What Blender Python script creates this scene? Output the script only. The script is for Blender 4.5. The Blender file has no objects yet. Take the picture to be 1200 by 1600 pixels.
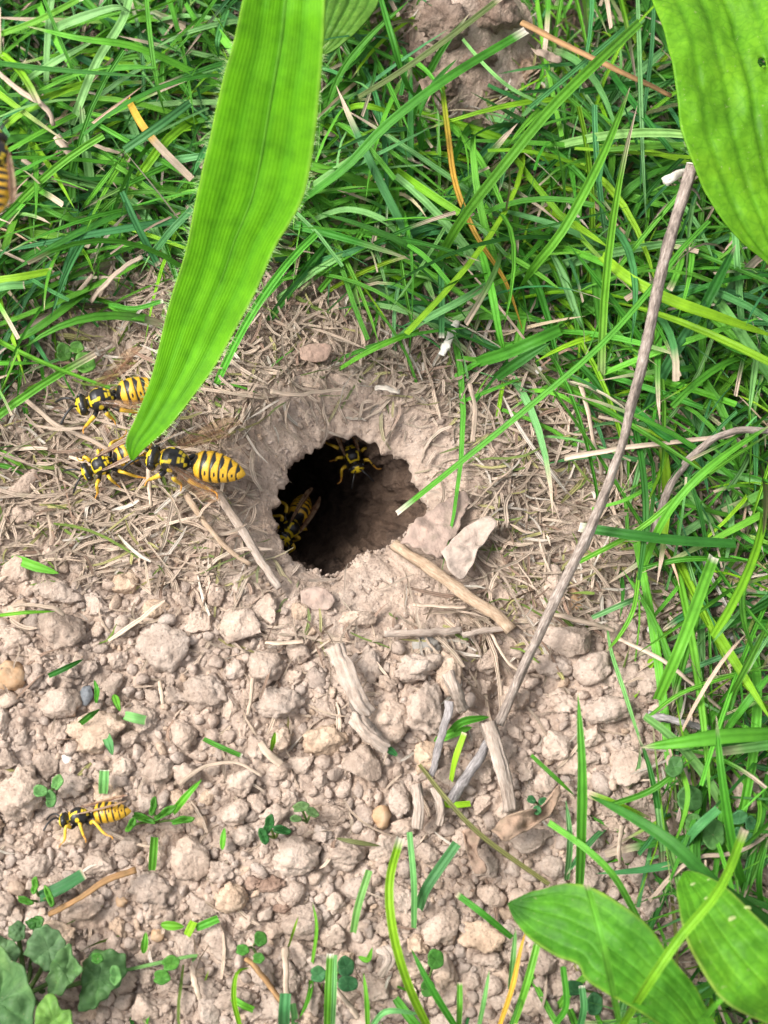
import bpy, bmesh, math
import numpy as np
from mathutils import Vector, Matrix

# ------------------------------------------------------------------ camera, sky, sun, exposure
SC = bpy.context.scene
CM = 0.01                                   # everything below is laid out in centimetres
TILT, DIST, WIDTH = math.radians(22), 32.0, 13.5
HF = 2 * math.atan(WIDTH / 2 / DIST)
CAMP = np.array([0, -DIST * math.sin(TILT), DIST * math.cos(TILT)])
FW = -CAMP / DIST
RT = np.array([1.0, 0, 0])
UPV = np.cross(RT, FW)
cd = bpy.data.cameras.new('camera')
cam = bpy.data.objects.new('camera', cd)
SC.collection.objects.link(cam)
cam.location = Vector(CAMP * CM)
cam.rotation_euler = (TILT, 0, 0)
cd.sensor_fit = 'HORIZONTAL'
cd.sensor_width = 36
cd.angle = HF
cd.clip_start = 0.005
cd.clip_end = 60
cd.dof.use_dof = True
cd.dof.focus_distance = (DIST - 0.4) * CM
cd.dof.aperture_fstop = 36
SC.camera = cam

SUN_EL, SUN_AZ = math.radians(54), math.radians(-88)   # azimuth from +Y towards +X
world = bpy.data.worlds.new('World')
SC.world = world
world.use_nodes = True
wn = world.node_tree
wn.nodes.clear()
sky = wn.nodes.new('ShaderNodeTexSky')
sky.sky_type = 'NISHITA'
sky.sun_disc = False
sky.sun_elevation = SUN_EL
sky.sun_rotation = SUN_AZ
sky.air_density = 1.0
sky.dust_density = 4.0
sky.ozone_density = 0.6
hsv = wn.nodes.new('ShaderNodeHueSaturation')
hsv.inputs['Saturation'].default_value = 0.25          # thin cloud: a nearly white sky
bg = wn.nodes.new('ShaderNodeBackground')
bg.inputs['Strength'].default_value = 0.13
wo = wn.nodes.new('ShaderNodeOutputWorld')
wn.links.new(sky.outputs[0], hsv.inputs['Color'])
wn.links.new(hsv.outputs[0], bg.inputs['Color'])
wn.links.new(bg.outputs[0], wo.inputs['Surface'])
sd = bpy.data.lights.new('sun', 'SUN')
sd.energy = 1.9
sd.angle = math.radians(26)
sd.color = (1.0, 0.965, 0.92)
sun = bpy.data.objects.new('sun', sd)
SC.collection.objects.link(sun)
sdir = Vector((math.sin(SUN_AZ) * math.cos(SUN_EL), math.cos(SUN_AZ) * math.cos(SUN_EL), math.sin(SUN_EL)))
sun.rotation_euler = (-sdir).to_track_quat('-Z', 'Y').to_euler()
sun.location = sdir
SC.view_settings.view_transform = 'Standard'
SC.view_settings.look = 'None'
SC.view_settings.gamma = 1
SC.view_settings.use_curve_mapping = False
SC.view_settings.exposure = 1.25

rng = np.random.default_rng(11)

# ------------------------------------------------------------------ maths helpers
TH = math.tan(HF / 2) / 600
def U(px, py, z):
    """photo pixel (1200x1600) -> point in cm on the level plane z"""
    px, py, z = np.broadcast_arrays(np.asarray(px, float), np.asarray(py, float), np.asarray(z, float))
    d = FW + ((px - 600) * TH)[..., None] * RT + ((800 - py) * TH)[..., None] * UPV
    t = (z - CAMP[2]) / d[..., 2]
    return CAMP + d * t[..., None]
def PX(p):
    v = np.asarray(p, float) - CAMP
    f = v @ FW
    return np.stack([600 + (v @ RT) / f / TH, 800 - (v @ UPV) / f / TH], -1)

def h3(ix, iy, iz, seed):
    with np.errstate(over='ignore'):
        h = (ix.astype(np.uint32) * np.uint32(374761393)) ^ (iy.astype(np.uint32) * np.uint32(668265263)) \
            ^ (iz.astype(np.uint32) * np.uint32(2147483647 - 58 * 977)) ^ np.uint32((seed * 2654435761) & 0xffffffff)
        h = (h ^ (h >> np.uint32(13))) * np.uint32(1274126177)
        h = (h ^ (h >> np.uint32(16))) * np.uint32(2246822519)
        h = h ^ (h >> np.uint32(15))
    return h.astype(np.float64) / 4294967295.0
def vnoise(p, seed=0):
    p = np.asarray(p, float)
    i = np.floor(p).astype(np.int64)
    f = p - i
    f = f * f * f * (f * (f * 6 - 15) + 10)
    r = 0
    for dx in (0, 1):
        for dy in (0, 1):
            for dz in (0, 1):
                w = (f[..., 0] if dx else 1 - f[..., 0]) * (f[..., 1] if dy else 1 - f[..., 1]) * (f[..., 2] if dz else 1 - f[..., 2])
                r = r + w * h3(i[..., 0] + dx, i[..., 1] + dy, i[..., 2] + dz, seed)
    return r * 2 - 1
def fbm(p, seed=0, o=4, g=0.5):
    r, a = 0, 1
    p = np.asarray(p, float)
    for k in range(o):
        r = r + a * vnoise(p, seed + k * 17)
        p = p * 2.03 + 3.1
        a *= g
    return r
def worley(p, seed=0, dim3=False):
    p = np.asarray(p, float)
    i = np.floor(p).astype(np.int64)
    f1 = np.full(p.shape[:-1], 9.0)
    f2 = f1.copy()
    for dx in (-1, 0, 1):
        for dy in (-1, 0, 1):
            for dz in ((-1, 0, 1) if dim3 else (0,)):
                c = i + np.array([dx, dy, dz])
                q = [c[..., k] + h3(c[..., 0], c[..., 1], c[..., 2], seed + 5 * k) - p[..., k] for k in range(3 if dim3 else 2)]
                d = np.sqrt(sum(a * a for a in q))
                f2 = np.minimum(f2, np.maximum(f1, d))
                f1 = np.minimum(f1, d)
    return f1, f2
def sstep(a, b, x):
    t = np.clip((x - a) / (b - a), 0, 1)
    return t * t * (3 - 2 * t)
def norm(v):
    return v / np.maximum(np.linalg.norm(v, axis=-1, keepdims=True), 1e-9)
def spline(pts, n):
    """Catmull-Rom through pts, n samples evenly by length"""
    p = np.asarray(pts, float)
    if len(p) == 2:
        t = np.linspace(0, 1, n)[:, None]
        return p[0] * (1 - t) + p[1] * t
    q = np.vstack([2 * p[0] - p[1], p, 2 * p[-1] - p[-2]])
    out = []
    for k in range(len(p) - 1):
        a, b, c, d = q[k:k + 4]
        t = np.linspace(0, 1, 14, endpoint=False)[:, None]
        out.append(0.5 * (2 * b + (c - a) * t + (2 * a - 5 * b + 4 * c - d) * t ** 2 + (3 * b - a - 3 * c + d) * t ** 3))
    o = np.vstack(out + [p[-1:]])
    s = np.concatenate([[0], np.cumsum(np.linalg.norm(np.diff(o, axis=0), axis=1))])
    u = np.linspace(0, s[-1], n)
    return np.stack([np.interp(u, s, o[:, k]) for k in range(o.shape[1])], -1)

# ------------------------------------------------------------------ the shape of the ground
zz = lambda pts: np.array([(350 + a / 2.667, 550 + b / 2.667) for a, b in pts])
HOLE_PX = zz([(205, 650), (215, 580), (262, 520), (290, 475), (330, 432), (400, 388), (480, 356), (560, 362), (640, 372), (668, 402),
              (735, 420), (790, 480), (830, 540), (838, 600), (832, 690), (792, 742), (745, 762), (700, 792), (655, 832), (600, 832),
              (548, 852), (500, 902), (458, 932), (400, 912), (340, 906), (290, 872), (250, 820), (217, 750)])
HC = U(540, 790, 0.0)[:2]
_hw = U(HOLE_PX[:, 0], HOLE_PX[:, 1], -0.15)[:, :2] - HC
_ha = np.arctan2(_hw[:, 1], _hw[:, 0])
_hr = np.hypot(_hw[:, 0], _hw[:, 1])
_o = np.argsort(_ha)
_ha, _hr = _ha[_o], _hr[_o]
def hole_r(a):
    return np.interp(a, np.concatenate([_ha - 2 * math.pi, _ha, _ha + 2 * math.pi]), np.tile(_hr, 3))
def hole_d(x, y):
    a = np.arctan2(y - HC[1], x - HC[0])
    return np.hypot(x - HC[0], y - HC[1]) - hole_r(a)
def clod_edge(px):
    return np.interp(px, [0, 150, 300, 430, 500, 620, 720, 850, 950, 1080, 1200], [850, 870, 890, 935, 985, 985, 1010, 985, 930, 880, 860])
def w_clod(px, py):
    return sstep(-20, 70, py - clod_edge(px))
def grass_edge(px):
    return np.interp(px, [0, 150, 300, 430, 560, 660, 750, 850, 950, 1000], [445, 430, 420, 440, 480, 540, 590, 640, 700, 760])
def H(x, y, fine=True):
    x, y = np.asarray(x, float), np.asarray(y, float)
    p0 = np.stack([x, y, np.zeros_like(x)], -1)
    pp = PX(p0)
    px, py = pp[..., 0], pp[..., 1]
    d = hole_d(x, y)
    far = np.clip(np.maximum(np.abs(x), np.abs(y)) - 12, 0, None)
    z = 0.22 * fbm(p0 * 0.32, 3, 3) + 0.02 * far * vnoise(p0 * 0.05, 9)
    ang = np.arctan2(y - HC[1], x - HC[0])
    up = 0.5 + 0.5 * np.sin(ang - 0.25)
    z = z * (1 - 0.5 * np.exp(-np.clip(d, 0, 9) / 1.5))
    z = z + (0.16 + 0.22 * up) * np.exp(-((d - 0.95) / 0.7) ** 2) - (0.30 - 0.12 * up) * np.exp(-np.clip(d, 0, 9) / 0.28)
    m = U(725, 70, 0)
    z = z + 1.5 * np.exp(-(((x - m[0]) / 1.05) ** 2 + ((y - m[1]) / 1.0) ** 2))
    m = U(630, 1075, 0)
    z = z + 0.28 * np.exp(-(((x - m[0]) / 0.9) ** 2 + ((y - m[1]) / 0.8) ** 2))
    m = U(775, 1075, 0)
    z = z - 0.30 * np.exp(-(((x - m[0]) / 0.45) ** 2 + ((y - m[1]) / 0.7) ** 2))
    z = z - 0.25 * sstep(1150, 1560, py)
    if fine:
        wc = w_clod(px, py)
        q = p0 + 0.12 * np.stack([fbm(p0 * 2.1, 21, 2), fbm(p0 * 2.1, 22, 2), 0 * x], -1)
        a1, a2 = worley(q * 1.5, 31)
        b1, b2 = worley(q * 4.2, 32)
        c1, c2 = worley(q * 9.0, 33)
        z = z + wc * (0.20 * (0.5 - a1) + 0.13 * (0.5 - b1) - 0.03)
        z = z + (0.035 + 0.03 * wc) * (0.5 - c1)
        z = z + (1 - wc) * (0.05 * (1 - np.abs(fbm(q * 2.2, 41, 3))) + 0.045 * np.minimum(b2 - b1, 0.4))
        z = z + 0.022 * fbm(p0 * 6, 45, 3)
    return z
def G(px, py, dz=0.0):
    """photo pixel -> point dz cm above the ground"""
    px, py = np.asarray(px, float), np.asarray(py, float)
    z = np.zeros(np.broadcast(px, py).shape)
    for _ in range(4):
        p = U(px, py, z)
        z = H(p[..., 0], p[..., 1], False) + dz
    return U(px, py, z)
def inside_hole_px(px, py):
    ang = np.arctan2(py - 790, px - 540)
    a = np.arctan2(HOLE_PX[:, 1] - 790, HOLE_PX[:, 0] - 540)
    o = np.argsort(a)
    r = np.hypot(HOLE_PX[:, 0] - 540, HOLE_PX[:, 1] - 790)[o]
    a = a[o]
    return np.hypot(px - 540, py - 790) - np.interp(ang, np.concatenate([a - 2 * math.pi, a, a + 2 * math.pi]), np.tile(r, 3))

# ------------------------------------------------------------------ object helpers
def mesh(name, V, F, mats, attrs=None, smooth=True, midx=None):
    me = bpy.data.meshes.new(name)
    V = np.ascontiguousarray(V, np.float32) * CM
    fs = F if isinstance(F, list) else [F]
    fs = [np.asarray(f, np.int32) for f in fs if len(f)]
    me.vertices.add(len(V))
    me.vertices.foreach_set('co', V.ravel())
    nl = sum(f.size for f in fs)
    me.loops.add(nl)
    me.loops.foreach_set('vertex_index', np.concatenate([f.ravel() for f in fs]))
    nf = sum(len(f) for f in fs)
    me.polygons.add(nf)
    tot = np.concatenate([np.full(len(f), f.shape[1], np.int32) for f in fs])
    me.polygons.foreach_set('loop_start', np.concatenate([[0], np.cumsum(tot)[:-1]]).astype(np.int32))
    me.polygons.foreach_set('loop_total', tot)
    me.update(calc_edges=True)
    if smooth:
        me.polygons.foreach_set('use_smooth', np.ones(nf, bool))
    for m in (mats if isinstance(mats, (list, tuple)) else [mats]):
        me.materials.append(m)
    for k, a in (attrs or {}).items():
        a = np.asarray(a, np.float32)
        if a.ndim == 2:
            if a.shape[1] == 3:
                a = np.concatenate([a, np.ones((len(a), 1), np.float32)], 1)
            at = me.attributes.new(k, 'FLOAT_COLOR', 'POINT')
            at.data.foreach_set('color', np.ascontiguousarray(a).ravel())
        else:
            at = me.attributes.new(k, 'FLOAT', 'POINT')
            at.data.foreach_set('value', np.ascontiguousarray(a))
    me.validate()
    return me
def link(name, data, loc=(0, 0, 0), parent=None):
    o = bpy.data.objects.new(name, data)
    SC.collection.objects.link(o)
    if parent is not None:
        o.parent = parent
    o.location = Vector(np.asarray(loc, float) * CM)
    return o
def tag(o, label=None, cat=None, group=None, kind=None):
    if label: o['label'] = label
    if cat: o['category'] = cat
    if group: o['group'] = group
    if kind: o['kind'] = kind
    return o
ORG = {}
def ob(name, V, F, mat, attrs=None, parent=None, origin=None, smooth=True):
    """one mesh object; V in world cm. Its origin is the middle of its base"""
    V = np.asarray(V, float)
    if parent is not None:
        po = ORG[parent.name]
        o = link(name, mesh(name, V - po, F, mat, attrs, smooth), (0, 0, 0), parent)
        ORG[o.name] = po
        return o
    if origin is None:
        origin = np.array([*(V.min(0) + V.max(0))[:2] / 2, V[:, 2].min()])
    o = link(name, mesh(name, V - origin, F, mat, attrs, smooth), origin)
    ORG[o.name] = np.asarray(origin, float)
    return o
def empty(name, origin):
    o = link(name, None, origin)
    o.empty_display_size = 0.01
    ORG[o.name] = np.asarray(origin, float)
    return o

def grid_faces(nr, nc, closed=False):
    i = np.arange(nr - 1)[:, None] * nc
    j = np.arange(nc if closed else nc - 1)[None, :]
    jn = (j + 1) % nc
    return np.stack([i + j, i + jn, i + nc + jn, i + nc + j], -1).reshape(-1, 4)
def ribbons(P, W, nrm, fold=0.25, twist=None):
    """P (B,N,3) centre lines, W (B,N) half widths, nrm (B,3) rough normals -> V (B,N*3,3), F (N*3 quads), across, along"""
    B, N = P.shape[:2]
    T = norm(np.gradient(P, axis=1))
    S = norm(np.cross(T, np.broadcast_to(nrm[:, None, :], P.shape)))
    K = norm(np.cross(S, T))
    if twist is not None:
        a = (twist[:, None] * np.linspace(0, 1, N)[None])[..., None]
        S, K = S * np.cos(a) + K * np.sin(a), K * np.cos(a) - S * np.sin(a)
    w = W[..., None]
    V = np.stack([P - S * w + K * w * fold, P - K * w * fold * 0.4, P + S * w + K * w * fold], 2).reshape(B, N * 3, 3)
    F = grid_faces(N, 3)
    acr = np.tile([-1.0, 0, 1.0], N)
    alo = np.repeat(np.linspace(0, 1, N), 3)
    return V, F, acr, alo
def stack(V, F):
    B, n = V.shape[:2]
    return V.reshape(-1, 3), (F[None] + (np.arange(B) * n)[:, None, None]).reshape(-1, F.shape[1])
def tube(P, R, sides=10, flat=1.0, flatdir=(0, 0, 1), ridge=0.0, seed=0, rough=0.0):
    P = np.asarray(P, float)
    N = len(P)
    R = np.broadcast_to(np.asarray(R, float), (N,))
    T = norm(np.gradient(P, axis=0))
    S = norm(np.cross(T, np.broadcast_to(np.asarray(flatdir, float), P.shape)) + 1e-6)
    K = norm(np.cross(S, T))
    a = np.linspace(0, 2 * math.pi, sides, endpoint=False)
    rr = R[:, None] * np.ones(sides)
    if ridge:
        rr = rr * (1 + ridge * (vnoise(np.stack([np.repeat(np.linspace(0, N / 14, N)[:, None], sides, 1), np.repeat(np.cos(a)[None], N, 0) * 3.2, np.repeat(np.sin(a)[None], N, 0) * 3.2 + seed], -1), seed) * .8))
    if rough:
        q = np.stack([np.cos(a)[None] * 1.4 + 0 * R[:, None], np.sin(a)[None] * 1.4 + 0 * R[:, None], np.repeat(np.linspace(0, N / 3, N)[:, None], sides, 1)], -1)
        rr = rr * (1 + rough * fbm(q, seed, 3))
    V = P[:, None] + rr[..., None] * (np.cos(a)[None, :, None] * S[:, None] + flat * np.sin(a)[None, :, None] * K[:, None])
    V = V.reshape(-1, 3)
    F = grid_faces(N, sides, True)
    V = np.vstack([V, P[:1], P[-1:]])
    n = N * sides
    j = np.arange(sides)
    caps = np.concatenate([np.stack([np.full(sides, n), (j + 1) % sides, j], -1), np.stack([np.full(sides, n + 1), n - sides + j, n - sides + (j + 1) % sides], -1)])
    return V, [F, caps]
_ico = {}
def ico(k):
    if k not in _ico:
        b = bmesh.new()
        bmesh.ops.create_icosphere(b, subdivisions=k, radius=1)
        _ico[k] = (np.array([v.co[:] for v in b.verts]), np.array([[v.index for v in f.verts] for f in b.faces]))
        b.free()
    return _ico[k]

# ------------------------------------------------------------------ materials
def mat(name):
    m = bpy.data.materials.new(name)
    m.use_nodes = True
    nt = m.node_tree
    nt.nodes.clear()
    out = nt.nodes.new('ShaderNodeOutputMaterial')
    b = nt.nodes.new('ShaderNodeBsdfPrincipled')
    nt.links.new(b.outputs[0], out.inputs['Surface'])
    return m, nt, b, out
def N(nt, typ, **kw):
    n = nt.nodes.new('ShaderNode' + typ)
    for k, v in kw.items():
        if k in n.inputs: n.inputs[k].default_value = v
        else: setattr(n, k, v)
    return n
def noise(nt, vec, scale, detail=4, rough=0.55):
    n = N(nt, 'TexNoise', Scale=scale, Detail=detail, Roughness=rough)
    nt.links.new(vec, n.inputs['Vector'])
    return n.outputs['Fac']
def ramp(nt, fac, stops):
    r = nt.nodes.new('ShaderNodeValToRGB')
    e = r.color_ramp.elements
    while len(e) < len(stops): e.new(0.5)
    for i, (p, c) in enumerate(stops):
        e[i].position = p
        e[i].color = (*c, 1) if len(c) == 3 else c
    nt.links.new(fac, r.inputs[0])
    return r.outputs[0]
def mix(nt, a, b, fac, mode='MIX'):
    m = N(nt, 'Mix', data_type='RGBA', blend_type=mode)
    for s, v in ((m.inputs[6], a), (m.inputs[7], b), (m.inputs[0], fac)):
        if hasattr(v, 'links'): nt.links.new(v, s)
        elif isinstance(v, (int, float)): s.default_value = v
        else: s.default_value = (*v, 1)
    return m.outputs[2]
def math_(nt, op, a, b=None):
    m = N(nt, 'Math', operation=op)
    for s, v in ((m.inputs[0], a), (m.inputs[1], b)):
        if v is None: continue
        if hasattr(v, 'links'): nt.links.new(v, s)
        else: s.default_value = v
    return m.outputs[0]
def vec_scaled(nt, vec, s):
    m = N(nt, 'Mapping')
    m.inputs['Scale'].default_value = s
    nt.links.new(vec, m.inputs[0])
    return m.outputs[0]
def bump(nt, b, h, dist, strength=1.0):
    n = N(nt, 'Bump', Strength=strength, Distance=dist * CM)
    nt.links.new(h, n.inputs['Height'])
    nt.links.new(n.outputs[0], b.inputs['Normal'])

def soil_mat(name, lo, mid, hi, rand='object', speck=True, b_amt=0.055):
    m, nt, b, out = mat(name)
    geo = N(nt, 'NewGeometry')
    pos = geo.outputs['Position']
    c = ramp(nt, noise(nt, pos, 260, 5, 0.6), [(0.3, lo), (0.5, mid), (0.72, hi)])
    c = mix(nt, c, (1.07, 0.985, 0.91), math_(nt, 'MULTIPLY', noise(nt, pos, 70, 2), 0.5), 'MULTIPLY')
    if rand == 'object':
        r = N(nt, 'ObjectInfo').outputs['Random']
    elif rand == 'island':
        r = geo.outputs['Random Per Island']
    else:
        r = noise(nt, pos, 120, 3)
    c = mix(nt, c, ramp(nt, r, [(0, (0.86, 0.82, 0.78)), (0.3, (0.96, 0.94, 0.92)), (0.6, (1.06, 1.0, 0.94)), (0.85, (1.1, 1.06, 1.02)), (1, (1.16, 1.04, 0.88))]), 1.0, 'MULTIPLY')
    if speck:
        s = ramp(nt, noise(nt, pos, 1500, 2, 0.7), [(0.26, (0.55, 0.51, 0.48)), (0.38, (0.97, .97, .97)), (0.60, (1.03, 1.03, 1.03)), (0.72, (1.3, 1.28, 1.25))])
        c = mix(nt, c, s, 1.0, 'MULTIPLY')
    nt.links.new(c, b.inputs['Base Color'])
    b.inputs['Roughness'].default_value = 0.93
    b.inputs['Specular IOR Level'].default_value = 0.2
    vo = N(nt, 'TexVoronoi', Scale=1500.0)
    nt.links.new(pos, vo.inputs['Vector'])
    hh = math_(nt, 'ADD', math_(nt, 'MULTIPLY', noise(nt, pos, 700, 7, 0.7), 1.3), math_(nt, 'MULTIPLY', vo.outputs['Distance'], -0.35))
    bump(nt, b, hh, b_amt, 1.0)
    return m
SOIL_LO, SOIL_MID, SOIL_HI = (0.27, 0.21, 0.172), (0.385, 0.314, 0.264), (0.47, 0.398, 0.345)
M_GROUND = soil_mat('dry_soil', SOIL_LO, SOIL_MID, SOIL_HI, 'field', True, 0.055)
M_CLOD = soil_mat('clod_soil', (0.30, 0.24, 0.198), (0.412, 0.34, 0.288), (0.495, 0.424, 0.37), 'object')
M_CRUMB = soil_mat('crumb_soil', (0.27, 0.217, 0.182), (0.385, 0.32, 0.276), (0.475, 0.408, 0.362), 'island')
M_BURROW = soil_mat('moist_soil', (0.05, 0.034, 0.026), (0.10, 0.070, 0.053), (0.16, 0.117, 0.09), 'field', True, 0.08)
M_REDSOIL = soil_mat('reddish_soil', (0.16, 0.105, 0.08), (0.25, 0.178, 0.14), (0.33, 0.255, 0.21), 'object')

def pebble_mat(name, a, b_):
    m, nt, b, out = mat(name)
    pos = N(nt, 'NewGeometry').outputs['Position']
    nt.links.new(ramp(nt, noise(nt, pos, 500, 5, 0.6), [(0.35, a), (0.65, b_)]), b.inputs['Base Color'])
    b.inputs['Roughness'].default_value = 0.7
    bump(nt, b, noise(nt, pos, 900, 5, 0.6), 0.03)
    return m
M_WHITE = pebble_mat('white_stone', (0.52, 0.47, 0.42), (0.72, 0.68, 0.63))
M_GREY = pebble_mat('grey_stone', (0.20, 0.185, 0.165), (0.30, 0.275, 0.24))
M_BLUE = pebble_mat('slate_stone', (0.10, 0.11, 0.12), (0.22, 0.23, 0.24))
M_TAN = pebble_mat('orange_stone', (0.38, 0.22, 0.11), (0.42, 0.29, 0.18))

def plant_mat(name, rough=0.42, trans=0.25, veins=7.0, vein_amt=0.35, noise_sc=300, dead=False, bmp=0.012, spec=0.5):
    m, nt, b, out = mat(name)
    col = N(nt, 'Attribute', attribute_name='Col').outputs['Color']
    acr = N(nt, 'Attribute', attribute_name='acr').outputs['Fac']
    pos = N(nt, 'NewGeometry').outputs['Position']
    st = math_(nt, 'SINE', math_(nt, 'MULTIPLY', acr, veins * math.pi))
    f = noise(nt, pos, noise_sc, 4, 0.6)
    c = mix(nt, col, ramp(nt, f, [(0.25, (0.72, 0.76, 0.7)), (0.5, (1, 1, 1)), (0.75, (1.22, 1.16, 1.12))]), 1.0, 'MULTIPLY')
    c = mix(nt, c, ramp(nt, st, [(0.0, (1 - vein_amt,) * 3), (0.6, (1, 1, 1)), (1.0, (1 + vein_amt * .5,) * 3)]), 1.0, 'MULTIPLY')
    if name == 'broad_leaf':      # uneven green, yellowing and specks of dust
        c = mix(nt, c, ramp(nt, noise(nt, pos, 110, 3), [(.3, (.78, .84, .8)), (.5, (1, 1, 1)), (.7, (1.25, 1.1, 1.0))]), 1.0, 'MULTIPLY')
        c = mix(nt, c, (.34, .33, .17), ramp(nt, noise(nt, pos, 1700, 3, .6), [(.66, (0, 0, 0)), (.74, (.55, .55, .55))]))
        vv = N(nt, 'TexVoronoi', Scale=520.0, feature='DISTANCE_TO_EDGE')
        nt.links.new(pos, vv.inputs['Vector'])
        c = mix(nt, c, ramp(nt, vv.outputs['Distance'], [(0.0, (.80, .86, .8)), (.12, (1, 1, 1))]), 1.0, 'MULTIPLY')
    nt.links.new(c, b.inputs['Base Color'])
    b.inputs['Roughness'].default_value = rough
    b.inputs['Specular IOR Level'].default_value = spec
    bump(nt, b, math_(nt, 'ADD', math_(nt, 'MULTIPLY', st, 0.5), math_(nt, 'MULTIPLY', f, 0.7)), bmp, 0.8)
    if trans:
        tr = N(nt, 'BsdfTranslucent')
        nt.links.new(mix(nt, c, (1.15, 1.25, 0.6), 1.0, 'MULTIPLY'), tr.inputs['Color'])
        ms = N(nt, 'MixShader')
        ms.inputs[0].default_value = trans
        nt.links.new(b.outputs[0], ms.inputs[1])
        nt.links.new(tr.outputs[0], ms.inputs[2])
        nt.links.new(ms.outputs[0], out.inputs['Surface'])
    return m
M_BLADE = plant_mat('grass_blade', 0.55, 0.1, 2.0, 0.06, 350, spec=.22)
M_LEAF = plant_mat('broad_leaf', 0.50, 0.30, 0.0, 0.0, 620, bmp=0.022, spec=.16)
M_HANG = plant_mat('ribwort_leaf', 0.5, 0.3, 26.0, 0.028, 330, bmp=0.004, spec=.15)
M_STRAW = plant_mat('straw', 0.7, 0.08, 2.0, 0.25, 500, spec=0.25)
M_DEADLEAF = plant_mat('dead_leaf', 0.85, 0.06, 0.0, 0.0, 500, bmp=0.12, spec=0.15)

def bark_mat(name, dark, mid, light, sc=260):
    m, nt, b, out = mat(name)
    acr = N(nt, 'Attribute', attribute_name='acr').outputs['Fac']
    alo = N(nt, 'Attribute', attribute_name='alo').outputs['Fac']
    cx = N(nt, 'CombineXYZ')
    nt.links.new(math_(nt, 'MULTIPLY', acr, 1.0), cx.inputs[0])
    nt.links.new(alo, cx.inputs[1])
    f1 = noise(nt, vec_scaled(nt, cx.outputs[0], (9, 14, 1)), 1.0, 5, 0.65)
    pos = N(nt, 'NewGeometry').outputs['Position']
    f2 = noise(nt, pos, sc, 4, 0.6)
    f = math_(nt, 'ADD', math_(nt, 'MULTIPLY', f1, 0.65), math_(nt, 'MULTIPLY', f2, 0.35))
    nt.links.new(ramp(nt, f, [(0.34, dark), (0.5, mid), (0.64, light)]), b.inputs['Base Color'])
    b.inputs['Roughness'].default_value = 0.8
    b.inputs['Specular IOR Level'].default_value = 0.25
    bump(nt, b, f, 0.05, 0.9)
    return m
M_TWIG = bark_mat('twig_bark', (0.085, 0.066, 0.056), (0.25, 0.20, 0.165), (0.43, 0.37, 0.32))
M_GREYTWIG = bark_mat('weathered_twig', (0.09, 0.08, 0.08), (0.24, 0.215, 0.205), (0.42, 0.385, 0.37))
M_FIBRE = bark_mat('dusty_fibre', (0.22, 0.165, 0.13), (0.37, 0.295, 0.238), (0.46, 0.385, 0.325))
M_STALK = bark_mat('dry_stalk', (0.24, 0.16, 0.10), (0.38, 0.27, 0.18), (0.48, 0.37, 0.27))
M_CUT = pebble_mat('pale_wood', (0.5, 0.46, 0.38), (0.72, 0.69, 0.6))

# ------------------------------------------------------------------ ground sheet and burrow
def axis(lo, hi, step, far):
    c = np.arange(lo, hi + step / 2, step)
    g = step * 1.6 * np.cumsum(1.22 ** np.arange(60))
    g = g[g < far]
    return np.concatenate([lo - g[::-1], c, hi + g])
gx = axis(-7.6, 7.6, 0.036, 380)
gy = axis(-9.8, 10.6, 0.036, 380)
X, Y = np.meshgrid(gx, gy)
Z = H(X, Y)
D = hole_d(X, Y)
V = np.stack([X, Y, Z], -1).reshape(-1, 3)
F = grid_faces(len(gy), len(gx))
keep = (D.ravel()[F] > 0.07).all(1)
g = link('ground', mesh('ground', V, F[keep], M_GROUND))
g['kind'] = 'structure'

NA = 300
aa = np.linspace(-math.pi, math.pi, NA, endpoint=False)
prof = [(1.00, None), (0.62, None), (0.36, None), (0.22, None), (0.14, None), (0.08, None), (0.04, None), (0.0, None)]
rings = []
ac = np.stack([np.cos(aa), np.sin(aa), 0 * aa], -1)
r0 = hole_r(aa) + 0.08 * fbm(ac * 5, 71, 4, .6) + .10 * (worley(ac * 7, 73)[0] - .45)
for k, (d, _) in enumerate(prof):
    r = r0 + d
    x, y = HC[0] + r * np.cos(aa), HC[1] + r * np.sin(aa)
    off = np.interp(d, [0, 0.04, 0.14, 0.36, 0.62, 1.0], [-0.02, 0.02, 0.03, 0.03, 0.01, -0.09])
    e = np.stack([x, y, 0 * x], -1)
    cr_ = .10 * (.5 - worley(e * 4.5, 78)[0]) + .07 * (.5 - worley(e * 10, 79)[0])
    rings.append(np.stack([x, y, H(x, y) + off + cr_ * (d < .9)], -1))
lip = rings[-1]
zl = lip[:, 2].mean()
for d in np.concatenate([np.linspace(0.03, 0.3, 7), np.linspace(0.4, 2.4, 26), np.linspace(2.6, 6, 14)]):
    # the tunnel leans away to the upper left and widens a little under the lip
    sc = np.interp(d, [0, 0.1, 0.5, 2, 4, 6], [1.0, 1.015, 1.07, 1.05, 0.9, 0.75])
    r = r0 * sc * (1 - np.clip(np.cos(aa - .15), 0, 1) ** 1.5 * np.interp(d, [0, .3, 2.6, 6], [0, .05, .55, .6]))
    cx, cy = HC[0] - 0.16 * d - 0.02 * d * d, HC[1] + 0.42 * max(d - 0.1, 0) + 0.03 * d * d
    x, y = cx + r * np.cos(aa), cy + r * np.sin(aa)
    zt = lip[:, 2] * (1 - min(d / 0.6, 1)) + zl * min(d / 0.6, 1) - d
    p = np.stack([x, y, zt], -1)
    nrm_ = np.stack([np.cos(aa), np.sin(aa), 0 * aa], -1)
    amp = min(1, d / 0.15)
    f1, f2 = worley(p * 3.0, 75, True)
    q1, q2 = worley(p * 8.0, 76, True)
    p = p + nrm_ * (amp * (0.10 * fbm(p * 1.6, 72, 4) + 0.22 * (f1 - .45) + 0.12 * (q1 - 0.45)))[:, None]
    rings.append(p)
VB = np.vstack(rings + [rings[-1].mean(0)[None]])
nr = len(rings)
FB = grid_faces(nr, NA, True)
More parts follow.
